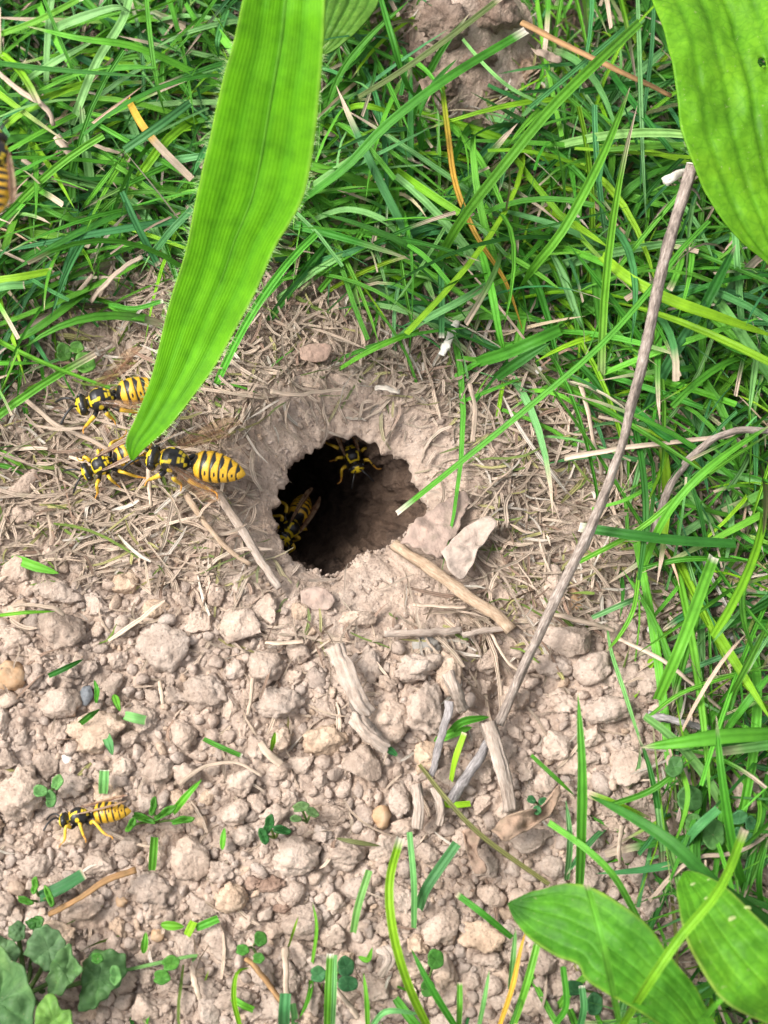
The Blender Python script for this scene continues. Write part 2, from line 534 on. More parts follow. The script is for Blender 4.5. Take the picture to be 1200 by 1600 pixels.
nout = len(prof) - 1
j = np.arange(NA)
capf = np.stack([np.full(NA, nr * NA), (nr - 1) * NA + j, (nr - 1) * NA + (j + 1) % NA], -1)
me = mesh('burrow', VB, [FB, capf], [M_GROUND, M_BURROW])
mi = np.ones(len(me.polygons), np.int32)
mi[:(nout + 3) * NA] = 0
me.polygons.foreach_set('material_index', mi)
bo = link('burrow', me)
bo['kind'] = 'structure'

# ------------------------------------------------------------------ soil clods
def clod_verts(level, seed, rx, ry, rz, angular=0.5, lump=0.5):
    v, f = ico(level)
    r = np.random.default_rng(seed)
    o = r.uniform(-50, 50, 3)
    R = 1 + 0.34 * fbm(v * 1.15 + o, 5, 3)
    p = v * R[:, None]
    for _ in range(r.integers(6, 12)):
        n = norm(r.normal(size=3))
        t = p @ n - r.uniform(0.5, 0.85)
        p = p - n * (np.clip(t, 0, None) * min(1, angular * 1.15))[:, None]
    w_ = v + 0.25 * np.stack([fbm(v * 2 + o, 61, 2), fbm(v * 2 + o, 62, 2), fbm(v * 2 + o, 63, 2)], -1)
    f1, f2 = worley(w_ * 1.9 + o, 8, True)
    k = 1 + lump * 0.55 * (0.48 - f1)
    if level >= 3:
        f1, f2 = worley(w_ * 4.6 + o, 9, True)
        k = k + (0.10 + 0.12 * lump) * (0.42 - f1) - 0.05 * np.abs(fbm(v * 5 + o, 7, 3))
    return p * k[:, None] * np.array([rx, ry, rz]), f
def rotz(v, a):
    c, s = math.cos(a), math.sin(a)
    return v @ np.array([[c, s, 0], [-s, c, 0], [0, 0, 1]])
PXC = WIDTH / 1200
clod_px = []          # (px, py, r) of everything solid so far, for spacing
def clod(px, py, rx, ry, label, rot=0.0, angular=0.5, lump=0.5, m=None, name='soil_clod', cat='clod', group='dry soil clods', level=4, hz=0.75, sink=0.33):
    a, b = rx * PXC, ry * PXC
    h = hz * min(a, b) ** 0.7 * max(a, b) ** 0.3
    v, f = clod_verts(level, int(px * 7 + py * 13), a, b, h, angular, lump)
    v = rotz(v, math.radians(rot))
    p = G(px, py, 0.0)
    o = ob(name, v + p + np.array([0, 0, h * (1 - 2 * sink) * 0.9]), f, m or M_CLOD)
    tag(o, label, cat, group)
    clod_px.append((px, py, math.sqrt(rx * ry)))
    return o
# px, py, rx, ry, rot, angular, lump, landmark phrase
HERO = [
 (100, 985, 40, 36, 10, .8, .5, 'the broad flat topped clod near the left edge'),
 (262, 1017, 41, 35, -10, .5, .15, 'the smooth oval clod below left of the hole'),
 (372, 985, 38, 33, -20, .9, .2, 'the smooth four sided clod below the hole'),
 (420, 1042, 32, 29, 0, .4, .5, 'the rounded clod with a pitted top below the hole'),
 (92, 1103, 33, 28, 25, .5, .2, 'the smooth egg shaped clod near the left edge'),
 (336, 926, 16, 23, 0, .4, .2, 'the small upright egg of soil below the hole'),
 (435, 1105, 40, 27, -8, .3, .9, 'the two lobed clod below the hole'),
 (85, 927, 38, 20, -5, .5, .7, 'the low knobbly clod beside the cut blade at left'),
 (28, 895, 28, 24, 15, .6, .4, 'the blocky clod at the left edge above the cut blade'),
 (25, 1000, 29, 18, 0, .4, .6, 'the low lobed clod at the left edge'),
 (150, 1150, 47, 33, 20, .4, .8, 'the big lumpy clod left of the bare middle'),
 (248, 1204, 27, 25, 0, .3, .5, 'the round ball shaped clod right of the crawling wasp'),
 (195, 1195, 18, 20, 0, .4, .5, 'the small clod above the crawling wasp'),
 (320, 1085, 37, 26, -25, .5, .7, 'the sloping crumbly clod under the smooth oval clod'),
 (290, 1146, 18, 23, 0, .5, .5, 'the small upright clod in the bare middle left'),
 (45, 757, 28, 24, 30, .7, .3, 'the angular clod lying in straw at the left edge'),
 (32, 806, 26, 20, 0, .5, .4, 'the rust tinted clod in straw at the left edge'),
 (300, 1342, 34, 33, 5, .9, .3, 'the big squarish clod right of the crawling wasp'),
 (205, 1321, 23, 20, 0, .5, .3, 'the round clod under the tail of the crawling wasp'),
 (125, 1300, 23, 24, 0, .5, .5, 'the clod under the legs of the crawling wasp'),
 (55, 1355, 26, 19, 0, .5, .6, 'the clod below left of the crawling wasp'),
 (365, 1404, 28, 24, 10, .6, .6, 'the pale blocky clod at lower left'),
 (235, 1386, 36, 22, -5, .4, .9, 'the wide knobbly clod at lower left'),
 (364, 1270, 28, 21, 0, .8, .3, 'the flat faced clod right of the crawling wasp'),
 (382, 1308, 21, 18, 0, .4, .6, 'the crumbly clod beside the big squarish clod'),
 (137, 1420, 29, 26, 15, .6, .5, 'the ridged clod above the lobed weed'),
 (33, 1242, 36, 40, 0, .3, .9, 'the tall knobbly clod in front of the crawling wasp'),
 (325, 1545, 21, 20, 0, .5, .5, 'the clod near the bottom edge at left'),
 (343, 1472, 27, 25, 0, .6, .6, 'the clod right of the four crossed clippings'),
 (462, 1337, 41, 28, 0, .5, .7, 'the wide flat clod at bottom centre left'),
 (541, 1336, 40, 24, 0, .5, .7, 'the long rough clod at bottom centre'),
 (475, 1444, 35, 25, 5, .6, .4, 'the broad beige clod above the upright double blade'),
 (525, 1411, 18, 16, 0, .3, .2, 'the smooth round nub of soil at bottom centre'),
 (690, 1446, 25, 36, -8, 1.0, .2, 'the pale triangular clod at bottom centre'),
 (692, 1520, 23, 29, 15, .4, .4, 'the rounded clod under the pale triangular clod'),
 (728, 1391, 17, 18, 0, .3, .2, 'the left one of two round clods near the pointed leaf'),
 (766, 1399, 20, 19, 0, .3, .2, 'the right one of two round clods near the pointed leaf'),
 (753, 1466, 35, 24, -20, .3, .7, 'the lobed clod left of the pointed leaf'),
 (765, 1500, 20, 14, 0, .4, .4, 'the flat clod left of the pointed leaf'),
 (506, 1155, 37, 26, -5, .7, .4, 'the low pyramid of soil at centre'),
 (570, 1196, 29, 31, 0, 1.0, .2, 'the sharp cornered clod at centre'),
 (662, 1112, 32, 44, 0, .4, .6, 'the large warm tan clod below the hole'),
 (610, 1122, 30, 33, 0, .4, .6, 'the knobbly clod left of the large warm tan clod'),
 (648, 1046, 42, 24, 15, .4, 1.1, 'the knobbly dusty root clod below the greyish pebble'),
 (700, 1052, 22, 34, 10, .5, .9, 'the dusty lump left of the hollow by the twig'),
 (578, 1042, 18, 32, 10, .7, .8, 'the narrow clod right of the broad fibrous slab'),
 (560, 968, 34, 20, 0, .7, .6, 'the dusty lump in the smooth soil under the hole'),
 (624, 1246, 18, 29, 5, .4, .2, 'the upright smooth clod at centre'),
 (828, 1312, 38, 22, 10, .5, .3, 'the wide clod under the curled brown leaf'),
 (864, 1356, 22, 21, 0, .4, .4, 'the hollowed round clod above the pointed leaf'),
 (1007, 1361, 29, 27, 0, .6, .5, 'the clod between the two plantain leaves'),
 (889, 1005, 46, 34, -20, .9, .1, 'the broad smooth slab of soil right of the twig'),
 (925, 1048, 33, 31, 0, .5, .3, 'the round clod below the broad smooth slab'),
 (862, 1044, 30, 21, -10, .5, .5, 'the low clod touching the twig at right'),
 (984, 1202, 37, 31, -25, 1.0, .4, 'the sharp edged clod in the grass at lower right'),
 (870, 1164, 27, 27, 0, .7, .4, 'the blocky clod right of the lower twig end'),
 (1035, 955, 31, 18, -3, .5, .3, 'the flat clod under the grass at right'),
 (1012, 1072, 20, 23, 0, .5, .2, 'the greenish grey clod under the cut blade at right'),
 (1062, 1046, 30, 18, 0, .5, .5, 'the low clod right of the cut blade at right'),
 (955, 1112, 46, 26, -5, .5, .7, 'the wide crumbly clod in the grass at right'),
 (1166, 1238, 32, 38, 0, .4, .3, 'the large round clod at the right edge'),
 (1029, 733, 21, 28, 0, .5, .3, 'the tan clod behind the grass right of the twig'),
 (866, 923, 28, 30, 0, .8, .2, 'the pale flat clod left of the twig'),
 (760, 1352, 22, 26, 0, .6, .4, 'the clod under the curled dry leaf'),
 (815, 1405, 26, 20, 0, .5, .4, 'the clod touching the tip of the pointed leaf'),
 (585, 1545, 26, 22, 0, .5, .5, 'the clod beside the lime blade near the bottom'),
]
for (px, py, rx, ry, rot, an, lu, ph) in HERO:
    clod(px, py, rx, ry, ph.replace('the ', '', 1) if False else 'dry beige soil clod: ' + ph, rot, an, lu)
HERO_N = len(HERO)
for (px, py, rx, ry, m, nm, cat, lab) in [
    (105, 1187, 13, 10, M_WHITE, 'pebble', 'stone', 'small white stone in the loose soil above the crawling wasp'),
    (135, 1086, 13, 18, M_BLUE, 'pebble', 'stone', 'small slate blue stone beside the smooth egg shaped clod'),
    (12, 1060, 28, 27, M_TAN, 'pebble', 'stone', 'orange tan stone at the left edge of the bare soil'),
    (668, 1009, 25, 16, M_GREY, 'pebble', 'stone', 'smooth greyish pebble half buried below the hole'),
    (1020, 985, 10, 9, M_WHITE, 'pebble', 'stone', 'small bright white stone under the grass at right'),
    (1140, 996, 15, 9, M_WHITE, 'pebble', 'stone', 'flat cream stone near the right edge'),
    (1090, 1015, 7, 7, M_WHITE, 'pebble', 'stone', 'tiny cream stone left of the flat cream stone'),
    (897, 938, 15, 22, M_TAN, 'pebble', 'stone', 'rusty orange stone right beside the long twig'),
    (597, 1276, 17, 20, M_TAN, 'pebble', 'stone', 'yellowish stone among clods at the centre'),
    (190, 1410, 11, 9, M_TAN, 'pebble', 'stone', 'round ochre pebble among clods at lower left'),
    (246, 1462, 10, 11, M_TAN, 'pebble', 'stone', 'reddish pebble beside the short clippings at lower left')]:
    clod(px, py, rx, ry, lab, 0, .4, .2, m, nm, cat, 'stones in the loose soil', 3)
for (px, py, rx, ry, rot) in [(425, 1385, 21, 14, 5), (440, 1420, 17, 10, 0), (395, 1380, 14, 11, 0)]:
    clod(px, py, rx, ry, {425: 'largest piece of dark reddish crumbly earth at lower centre left', 440: 'lower piece of dark reddish crumbly earth at lower centre left',
         395: 'upper left piece of dark reddish crumbly earth at lower centre left'}[px], rot, .5, 1.0, M_REDSOIL, group='reddish earth lumps', hz=.6)
M_HILL = soil_mat('molehill_soil', (0.14, 0.10, 0.078), (0.24, 0.182, 0.145), (0.34, 0.272, 0.225), 'object', True, .08)
for (px, py, rx, ry, lab) in [(695, 45, 48, 38, 'cracked soil lump on the left of the molehill at the top'), (775, 28, 48, 40, 'cracked soil lump on the right of the molehill at the top'),
        (745, 95, 46, 34, 'cracked soil lump in the middle of the molehill at the top'), (660, 90, 24, 28, 'small cracked soil lump beside the molehill at the top'),
        (825, 110, 24, 26, 'small dry soil lump right of the molehill at the top'), (700, 140, 28, 22, 'dark soil lump at the lower left foot of the molehill'), (770, 150, 30, 26, 'dark soil lump at the lower foot of the molehill')]:
    clod(px, py, rx, ry, lab, 15, .7, 1.3, M_HILL, group='molehill lumps', hz=.9, sink=.3)

# the remaining clods: laid between the big ones, largest first
def clod_density(px, py):
    return w_clod(px, py) * (1 - 0.5 * sstep(980, 1150, px)) * (1 - 0.55 * np.exp(-(((px - 780) / 60) ** 2 + ((py - 1080) / 70) ** 2)))
taken = list(clod_px)
for k in range(28):   # keep the woody pieces clear
    t = k / 27
    taken.append((515 + 85 * t, 1015 + 145 * t, 22))
small = []
cellsz = 50
cells = {}
def put(t):
    cells.setdefault((int(t[0] // cellsz), int(t[1] // cellsz)), []).append(t)
for t in taken: put(t)
def free(px, py, r, k=0.86):
    cx, cy = int(px // cellsz), int(py // cellsz)
    for a in range(cx - 2, cx + 3):
        for b in range(cy - 2, cy + 3):
            for q in cells.get((a, b), ()):
                if (q[0] - px) ** 2 + (q[1] - py) ** 2 < (k * (q[2] + r)) ** 2: return False
    return True
for rlo, rhi, tries, kk in [(20, 27, 900, .92), (14, 20, 2600, .88), (9, 14, 6500, .84), (6, 9, 16000, .8), (3.5, 6, 22000, .75)]:
    for _ in range(tries):
        px, py = rng.uniform(-260, 1460), rng.uniform(820, 1840)
        r = rng.uniform(rlo, rhi)
        if rng.random() < clod_density(px, py) and inside_hole_px(px, py) > 30 + r and free(px, py, r, kk):
            t = (px, py, r)
            put(t)
            small.append(t)
# a few crumbs out in the straw and round the rim as well
for _ in range(900):
    px, py = rng.uniform(0, 1200), rng.uniform(430, 1000)
    r = rng.uniform(2.5, 6.5)
    if inside_hole_px(px, py) > 10 and free(px, py, r): small.append((px, py, r)); put(small[-1])
small = np.array(small)
vis = (small[:, 0] > -20) & (small[:, 0] < 1220) & (small[:, 1] < 1620)
order = np.argsort(-(small[:, 2] * np.where(vis, 1, 0.0001)))
n_ind = 300 - HERO_N - 10
DIRS = [('right of', 0), ('up right of', 45), ('just above', 90), ('up left of', 135), ('left of', 180), ('down left of', 225), ('just below', 270), ('down right of', 315)]
used = {}
def near_label(px, py, r):
    best = None
    for k, h in enumerate(HERO):
        d = math.hypot(px - h[0], py - h[1])
        if d < 3.4 * math.sqrt(h[2] * h[3]) + r:
            a = math.degrees(math.atan2(-(py - h[1]), px - h[0])) % 360
            s = int(((a + 22.5) % 360) // 45)
            if (k, s) not in used and (best is None or d < best[0]): best = (d, k, s)
    if best:
        lab = 'small clod ' + DIRS[best[2]][0] + ' ' + HERO[best[1]][7]
        if len(lab.split()) > 16: return None
        used[best[1:]] = 1
        return lab
    return None
def SHORT(p):
    for w in (' clod', ' of soil', ' soil'):
        if w in p: return p.split(w)[0] + w
    return p
def zone(px, py):
    v = 'top' if py < 420 else 'middle' if py < 930 else 'lower middle' if py < 1250 else 'bottom'
    h = 'left' if px < 400 else 'centre' if px < 800 else 'right'
    return v, h
for i, k in enumerate(order[:n_ind]):
    px, py, r = small[k]
    asp = rng.uniform(0.65, 1.5)
    a, b = r * PXC * math.sqrt(asp), r * PXC / math.sqrt(asp)
    h = rng.uniform(0.6, 0.9) * min(a, b)
    v, f = clod_verts(4 if r > 15 else 3, 5000 + i, a, b, h, rng.uniform(.5, 1.0), rng.uniform(.3, 1.1))
    v = rotz(v, rng.uniform(0, 6.3))
    p = G(px, py, 0)
    o = ob('soil_clod', v + p + np.array([0, 0, h * rng.uniform(.0, .4)]), f, M_CLOD)
    lab = near_label(px, py, r)
    grp = 'dry soil clods'
    if not lab:
        z_ = zone(px, py)
        hn = sorted(range(len(HERO)), key=lambda q: math.hypot(px - HERO[q][0], py - HERO[q][1]))[:2]
        hn = sorted(range(len(HERO)), key=lambda q: math.hypot(px - HERO[q][0], py - HERO[q][1]))[:4]
        def toward(q):
            a = math.degrees(math.atan2(-(py - HERO[q][1]), px - HERO[q][0])) % 360
            return 'loose clod ' + DIRS[int(((a + 22.5) % 360) // 45)][0].replace('just ', '') + ' ' + SHORT(HERO[q][7])
        cand = ['loose clod near %s and %s' % (SHORT(HERO[a][7]), SHORT(HERO[b][7])) for a, b in ((hn[0], hn[1]),)] + [toward(hn[0]), toward(hn[1]), toward(hn[2])] \
            + ['loose clod near %s and %s' % (SHORT(HERO[hn[0]][7]), SHORT(HERO[hn[2]][7])), 'loose clod near %s and %s' % (SHORT(HERO[hn[1]][7]), SHORT(HERO[hn[2]][7])), toward(hn[3])]
        cand = [c_ for c_ in cand if c_ not in used and len(c_.split()) <= 16]
        lab = cand[0] if cand else 'little crumbly beige clod lying loose in the %s %s of the soil' % z_
        used[lab] = 1
        grp = 'little loose clods, %s %s' % z_
    tag(o, lab, 'clod', grp)
# crumbs knocked loose along the rim of the hole
EXTRA = []
for _ in range(1500):
    a_ = rng.uniform(-math.pi, math.pi)
    dd_ = .0 + rng.exponential(.30)
    rr_ = hole_r(a_) + dd_ + .05
    q_ = PX(np.array([HC[0] + rr_ * math.cos(a_), HC[1] + rr_ * math.sin(a_), 0.0]))
    EXTRA.append((q_[0], q_[1], rng.uniform(1.3, 4.2)))
# finer crumbs: one mass of real pebble-sized pieces
protos = [clod_verts(2, 900 + k, 1, 1, 0.75, rng.uniform(.6, 1), rng.uniform(.4, 1.2)) for k in range(24)]
protos1 = [clod_verts(1, 950 + k, 1, 1, 0.75, rng.uniform(.7, 1), rng.uniform(.4, 1.2)) for k in range(24)]
VV, FF, off = [], [], 0
rest = [tuple(small[k]) for k in order[n_ind:]]
for _ in range(5200):      # grit, too fine to count
    px, py = rng.uniform(-150, 1350), rng.uniform(450, 1700)
    if inside_hole_px(px, py) > 2 and rng.random() < 0.25 + 0.75 * clod_density(px, py): rest.append((px, py, rng.uniform(1.3, 3.2)))
rest = np.array(rest + EXTRA)
pg = G(rest[:, 0], rest[:, 1], 0)
pg[:, 2] = H(pg[:, 0], pg[:, 1])
for (px, py, r), p in zip(rest, pg):
    v, f = (protos if r > 4.6 else protos1)[rng.integers(24)]
    s = r * PXC
    v = rotz(v * (s * rng.uniform(.7, 1.45, 3)), rng.uniform(0, 6.3)) + p + np.array([0, 0, s * rng.uniform(-0.15, .3)])
    VV.append(v); FF.append(f + off); off += len(v)
o = link('soil_crumbs', mesh('soil_crumbs', np.vstack(VV), np.vstack(FF), M_CRUMB))
tag(o, 'fine crumbs of dry beige soil strewn between the clods', 'soil', kind='stuff')

# ------------------------------------------------------------------ grass
PAL = dict(g=(0.050, 0.19, 0.014), b=(0.048, 0.175, 0.050), y=(0.15, 0.33, 0.012), p=(0.13, 0.30, 0.085), d=(0.024, 0.115, 0.012), l=(0.09, 0.28, 0.022),
           o=(0.42, 0.26, 0.035), s=(0.48, 0.37, 0.28), w=(0.58, 0.51, 0.43), k=(0.10, 0.11, 0.035), r=(0.33, 0.19, 0.085))
def blade_profile(n, tip='point', base=0.75):
    t = np.linspace(0, 1, n)
    if tip == 'point': return np.interp(t, [0, .15, .55, .85, .96, 1], [base, .95, 1, .62, .22, .03])
    if tip == 'both': return np.interp(t, [0, .08, .3, .6, .9, 1], [.1, .6, 1, 1, .45, .03])
    return np.interp(t, [0, .15, .6, 1], [base, .95, 1, .92])
def colourise(base, alo, acr, r, tipc=None, tip_from=0.9, basec=None):
    c = np.repeat(np.asarray(base, float)[None], len(alo), 0)
    c = c * (1 + 0.10 * r.standard_normal()) * np.array([1 + .1 * r.standard_normal(), 1, 1 + .1 * r.standard_normal()])
    c = c * (1 + 0.14 * (np.abs(acr)[:, None] < .5))          # paler midrib
    if tipc is not None:
        w = sstep(tip_from, min(tip_from + .12, 1.0), alo)[:, None]
        c = c * (1 - w) + np.asarray(tipc) * w
    if basec is not None:
        w = (1 - sstep(0.0, 0.3, alo))[:, None]
        c = c * (1 - w) + np.asarray(basec) * w
    return np.clip(c, 0.003, 0.9)
# every entry: points (px, py, cm above the soil), width in photo pixels, colour, label [, tip]
BL = [
 # upper left lawn
 ([(345, 134, 1.0), (220, 76, 1.9), (125, 60, 2.2), (42, 41, 2.0)], 13, 'l', 'long pale green blade crossing the upper left lawn from left to right'),
 ([(297, 160, 1.9), (250, 195, 2.0), (194, 234, 1.7)], 15, 'b', 'blunt cut bluish blade pointing up right in the left lawn', 'cut'),
 ([(112, 195, 1.0), (150, 100, 1.7), (190, 35, 1.8), (205, -10, 1.5)], 16, 'p', 'broad pale upright blade in the upper left lawn', 'cut'),
 ([(-10, 58, 1.2), (60, 32, 1.6), (130, -4, 1.8)], 12, 'l', 'blade slanting through the top left corner', 'cut'),
 ([(200, 155, 1.2), (222, 195, 1.4), (250, 230, 1.2), (300, 280, 0.8)], 14, 'o', 'yellow withered blade fading to straw left of the hanging leaf', 'cut'),
 ([(190, 300, 1.5), (215, 355, 1.3), (247, 415, 0.8)], 13, 'b', 'cut blade pointing down right just left of the hanging leaf', 'cut'),
 ([(240, 395, 0.9), (270, 358, 1.3), (302, 325, 1.4)], 13, 'b', 'short cut blade touching the left edge of the hanging leaf', 'cut'),
 ([(-15, 440, 1.5), (30, 434, 1.6), (82, 424, 1.4)], 15, 'y', 'bright lime blade end at the left edge above the straw', 'cut'),
 ([(-15, 452, 1.7), (15, 447, 1.7), (38, 446, 1.6)], 14, 'p', 'pale cut blade end under the bright lime one at the left edge', 'cut'),
 ([(-10, 152, 1.3), (60, 146, 1.5), (120, 134, 1.4), (200, 130, 1.0)], 10, 'g', 'flat lying blade running in from the left edge', 'point'),
 ([(-10, 110, 0.6), (40, 165, 0.7), (90, 215, 0.6), (180, 260, 0.5), (245, 325, 0.4)], 22, 'b', 'broad bluish blade lying deep in the left lawn', 'point'),
 ([(-12, 280, .9), (60, 262, 1.1), (130, 280, .9), (190, 275, .6)], 12, 'd', 'dark flat blade low in the left lawn', 'point'),
 ([(65, -10, 1.9), (85, 40, 2.0), (110, 100, 1.7), (130, 140, 1.2)], 7, 'g', 'thin blade dropping from the top edge at upper left'),
 ([(228, -10, 1.8), (235, 60, 2.0), (245, 130, 1.6), (258, 180, 1.0)], 9, 'l', 'narrow upright blade at the top left of the hanging leaf'),
 ([(340, -5, 1.2), (300, 50, 1.7), (270, 85, 1.4)], 8, 'g', 'thin blade leaning left beside the top of the hanging leaf'),
 ([(355, 15, 1.2), (340, 60, 1.6), (342, 90, 1.2)], 12, 'b', 'short blade hugging the top left of the hanging leaf'),
 ([(290, 5, 1.1), (320, 55, 1.5), (345, 95, 1.1)], 10, 'g', 'blade leaning right beside the top of the hanging leaf'),
 ([(70, 55, 1.0), (110, 35, 1.7), (180, 12, 1.9), (205, 20, 1.7)], 18, 'p', 'wide pale blade arching through the upper left lawn', 'point'),
 ([(35, 130, .9), (90, 95, 1.6), (150, 62, 1.7)], 14, 'p', 'wide pale blade under the arching one at upper left'),
 ([(140, 350, .7), (180, 310, 1.1), (215, 300, 1.0), (300, 303, 1.3)], 8, 'g', 'thin curved blade reaching the hanging leaf from the left'),
 ([(130, 325, .6), (160, 285, 1.0), (190, 245, 1.2)], 8, 'l', 'small slanting blade in the lower left lawn'),
 ([(60, 320, .9), (100, 340, 1.0), (145, 350, .7)], 10, 'g', 'cut blade lying flat at the foot of the left lawn', 'cut'),
 ([(120, 380, .4), (135, 400, .8), (148, 430, .7)], 7, 'y', 'small yellow green blade at the foot of the left lawn'),
 ([(-10, 548, .3), (50, 520, .9), (120, 468, .8), (140, 450, .6)], 16, 'g', 'dark green blade lying across the straw at the left edge', 'cut'),
 ([(-10, 640, .2), (15, 585, .9), (32, 540, 1.3)], 17, 'l', 'upright bright blade at the left edge beside the straw'),
 ([(-12, 700, .3), (20, 718, .5), (42, 735, .3)], 12, 'l', 'short blade end at the left edge above the clods', 'cut'),
 ([(-10, 725, .3), (15, 730, .4), (38, 742, .3)], 9, 'g', 'lower short blade end at the left edge above the clods', 'cut'),
 ([(170, 476, .7), (210, 482, .9), (255, 470, 1.0)], 8, 'g', 'small blade touching the hanging leaf above the straw', 'cut'),
 ([(172, 478, .5), (200, 492, .7), (226, 498, .5)], 13, 'l', 'short folded blade on the straw left of the hanging leaf', 'cut'),
 # upper middle lawn
 ([(678, 420, .9), (720, 345, 2.2), (790, 255, 3.0), (860, 170, 3.3), (925, 105, 3.2), (1000, 35, 2.6)], 17, 'l', 'longest pale blade slanting up across the middle lawn', 'cut'),
 ([(798, 468, .6), (835, 415, 1.6), (880, 358, 2.3), (940, 245, 2.5), (985, 135, 1.9)], 16, 'l', 'long mid green blade parallel to the longest pale blade', 'point'),
 ([(470, 315, 1.2), (540, 262, 2.0), (605, 195, 2.5), (700, 122, 2.6), (822, 48, 2.2)], 17, 'g', 'long dark edged blade from the hanging leaf to the molehill', 'cut'),
 ([(560, 152, 2.2), (620, 116, 2.7), (700, 60, 3.2), (785, -5, 3.4)], 11, 'k', 'olive brown grass stem crossing the molehill', 'cut'),
 ([(660, 232, 1.4), (657, 180, 2.2), (680, 130, 2.5), (714, 92, 2.2)], 15, 'd', 'curved dark bluish blade standing in the middle lawn'),
 ([(690, 130, .8), (700, 210, 1.3), (712, 290, 1.6), (745, 370, 1.5), (790, 440, 1.1), (818, 520, .6)], 11, 'o', 'yellow orange withered blade in the middle lawn', 'point'),
 ([(608, 258, 1.0), (660, 295, 1.7), (718, 333, 1.8)], 14, 'y', 'short lime blade meeting the yellow withered blade', 'cut'),
 ([(628, 262, .8), (700, 320, 1.4), (760, 365, 1.4), (860, 480, .6)], 8, 'p', 'thin pale blade running down right across the yellow withered blade'),
 ([(720, 58, .8), (760, 105, 1.6), (810, 145, 1.7), (900, 182, 1.0)], 7, 'p', 'thin pale blade crossing the dark gap below the molehill'),
 ([(996, -8, 1.5), (1000, 120, 2.0), (1004, 240, 1.8), (1010, 350, 1.0)], 9, 'p', 'long straight upright pale blade left of the big leaf'),
 ([(1022, -8, 1.2), (1018, 80, 1.7), (1005, 190, 1.6), (1000, 305, 1.0)], 8, 'b', 'bluish upright blade beside the big leaf'),
 ([(760, 326, .9), (815, 338, 1.3), (880, 358, 1.4), (936, 384, 1.0)], 16, 'p', 'flat bluish white blade lying in the middle lawn', 'cut'),
 ([(858, 390, .8), (878, 430, 1.2), (900, 490, 1.0), (915, 520, .7)], 17, 'p', 'wide pale blade hanging down in the middle lawn'),
 ([(950, 234, 1.6), (1010, 230, 1.8), (1075, 226, 1.6)], 13, 'l', 'flat blade end touching the big leaf edge', 'cut'),
 ([(925, 375, .6), (932, 440, 1.1), (940, 520, .9), (948, 560, .5)], 20, 'g', 'broad green blade hanging down left of the twig'),
 ([(940, 400, 1.6), (985, 437, 2.0), (1050, 470, 2.1), (1130, 498, 1.9), (1215, 528, 1.4)], 19, 'y', 'bright curved blade passing behind the upper twig to the right edge', 'point'),
 ([(1085, 510, .6), (1105, 470, 1.3), (1150, 382, 1.6)], 18, 'd', 'dark bluish blade below the tip of the big leaf'),
 ([(1010, 640, .4), (1040, 575, 1.2), (1070, 525, 1.5), (1118, 450, 1.2)], 21, 'b', 'dark bluish blade bending right of the long twig'),
 ([(1115, 460, .9), (1160, 525, 1.3), (1210, 600, .9)], 18, 'p', 'wide pale blade at the right edge below the big leaf', 'cut'),
 ([(1100, 520, .5), (1150, 548, .9), (1205, 560, .7)], 8, 'g', 'thin blade at the right edge below the bright curved blade'),
 ([(470, 305, .9), (530, 265, 1.6), (590, 225, 1.6)], 18, 'p', 'pale blade coming out from behind the right of the hanging leaf', 'cut'),
 ([(475, 350, .7), (540, 328, 1.2), (600, 345, 1.2), (632, 380, .9)], 13, 'p', 'arched grey green blade right of the hanging leaf', 'cut'),
 ([(492, 410, .5), (560, 390, .9), (620, 370, 1.0), (690, 350, .8)], 12, 'b', 'flat blade above the straw behind the hole', 'cut'),
 ([(500, 205, .9), (530, 120, 1.6), (575, 60, 2.0), (640, 0, 2.1)], 11, 'g', 'green blade rising right of the top of the hanging leaf'),
 ([(595, 0, 2.0), (612, 60, 2.3), (630, 120, 1.9), (650, 155, 1.3)], 12, 'g', 'dark blade dropping to the left flank of the molehill'),
 ([(540, 170, 1.0), (570, 165, 1.4), (620, 178, 1.2)], 11, 'y', 'short lime blade right of the hanging leaf', 'point'),
 ([(622, 528, .4), (660, 502, 1.0), (720, 470, 1.3), (770, 440, 1.1)], 13, 'p', 'cut blade pointing at the straw behind the hole', 'cut'),
 ([(688, 400, .9), (690, 460, 1.3), (690, 528, .8)], 11, 'b', 'straight cut blade hanging above the hole', 'cut'),
 ([(750, 385, 1.0), (768, 455, 1.5), (780, 520, 1.2), (792, 565, .6)], 14, 'l', 'tapering blade hanging above right of the hole'),
 ([(745, 566, .4), (790, 552, .9), (830, 535, 1.2), (875, 515, 1.1)], 21, 'g', 'broad folded blade over the straw right of the hole', 'cut'),
 ([(775, 590, .5), (810, 565, 1.0), (860, 535, 1.3)], 18, 'd', 'dark broad blade beneath the folded one right of the hole'),
 ([(712, 558, .3), (740, 562, .6), (770, 560, .6)], 9, 'l', 'short blade beside the white chip', 'cut'),
 ([(1108, 345, 2.3), (1060, 395, 2.5), (1017, 452, 2.6), (933, 545, 2.4), (825, 637, 2.0), (720, 722, 1.4), (620, 802, .7)], 10, 'l', 'long thin blade slanting across the twig with its tip over the hole', 'cut'),
 # right side
 ([(1150, 850, .8), (1060, 845, 1.1), (985, 836, 1.3), (905, 824, 1.1)], 19, 'd', 'dark broad blade lying level right of the twig', 'cut'),
 ([(1000, 900, .3), (1030, 825, 1.3), (1068, 770, 1.8), (1125, 717, 1.9), (1210, 660, 1.4)], 13, 'l', 'blade curving up to the right edge beside the forked twig', 'point'),
 ([(905, 878, .4), (1000, 826, 1.3), (1090, 752, 1.7), (1210, 672, 1.4)], 9, 'l', 'thin blade slanting below the dark broad level blade', 'point'),
 ([(990, 655, .8), (1005, 740, 1.4), (1008, 825, 1.3), (992, 948, .6)], 11, 'd', 'dark upright blade right of the twig'),
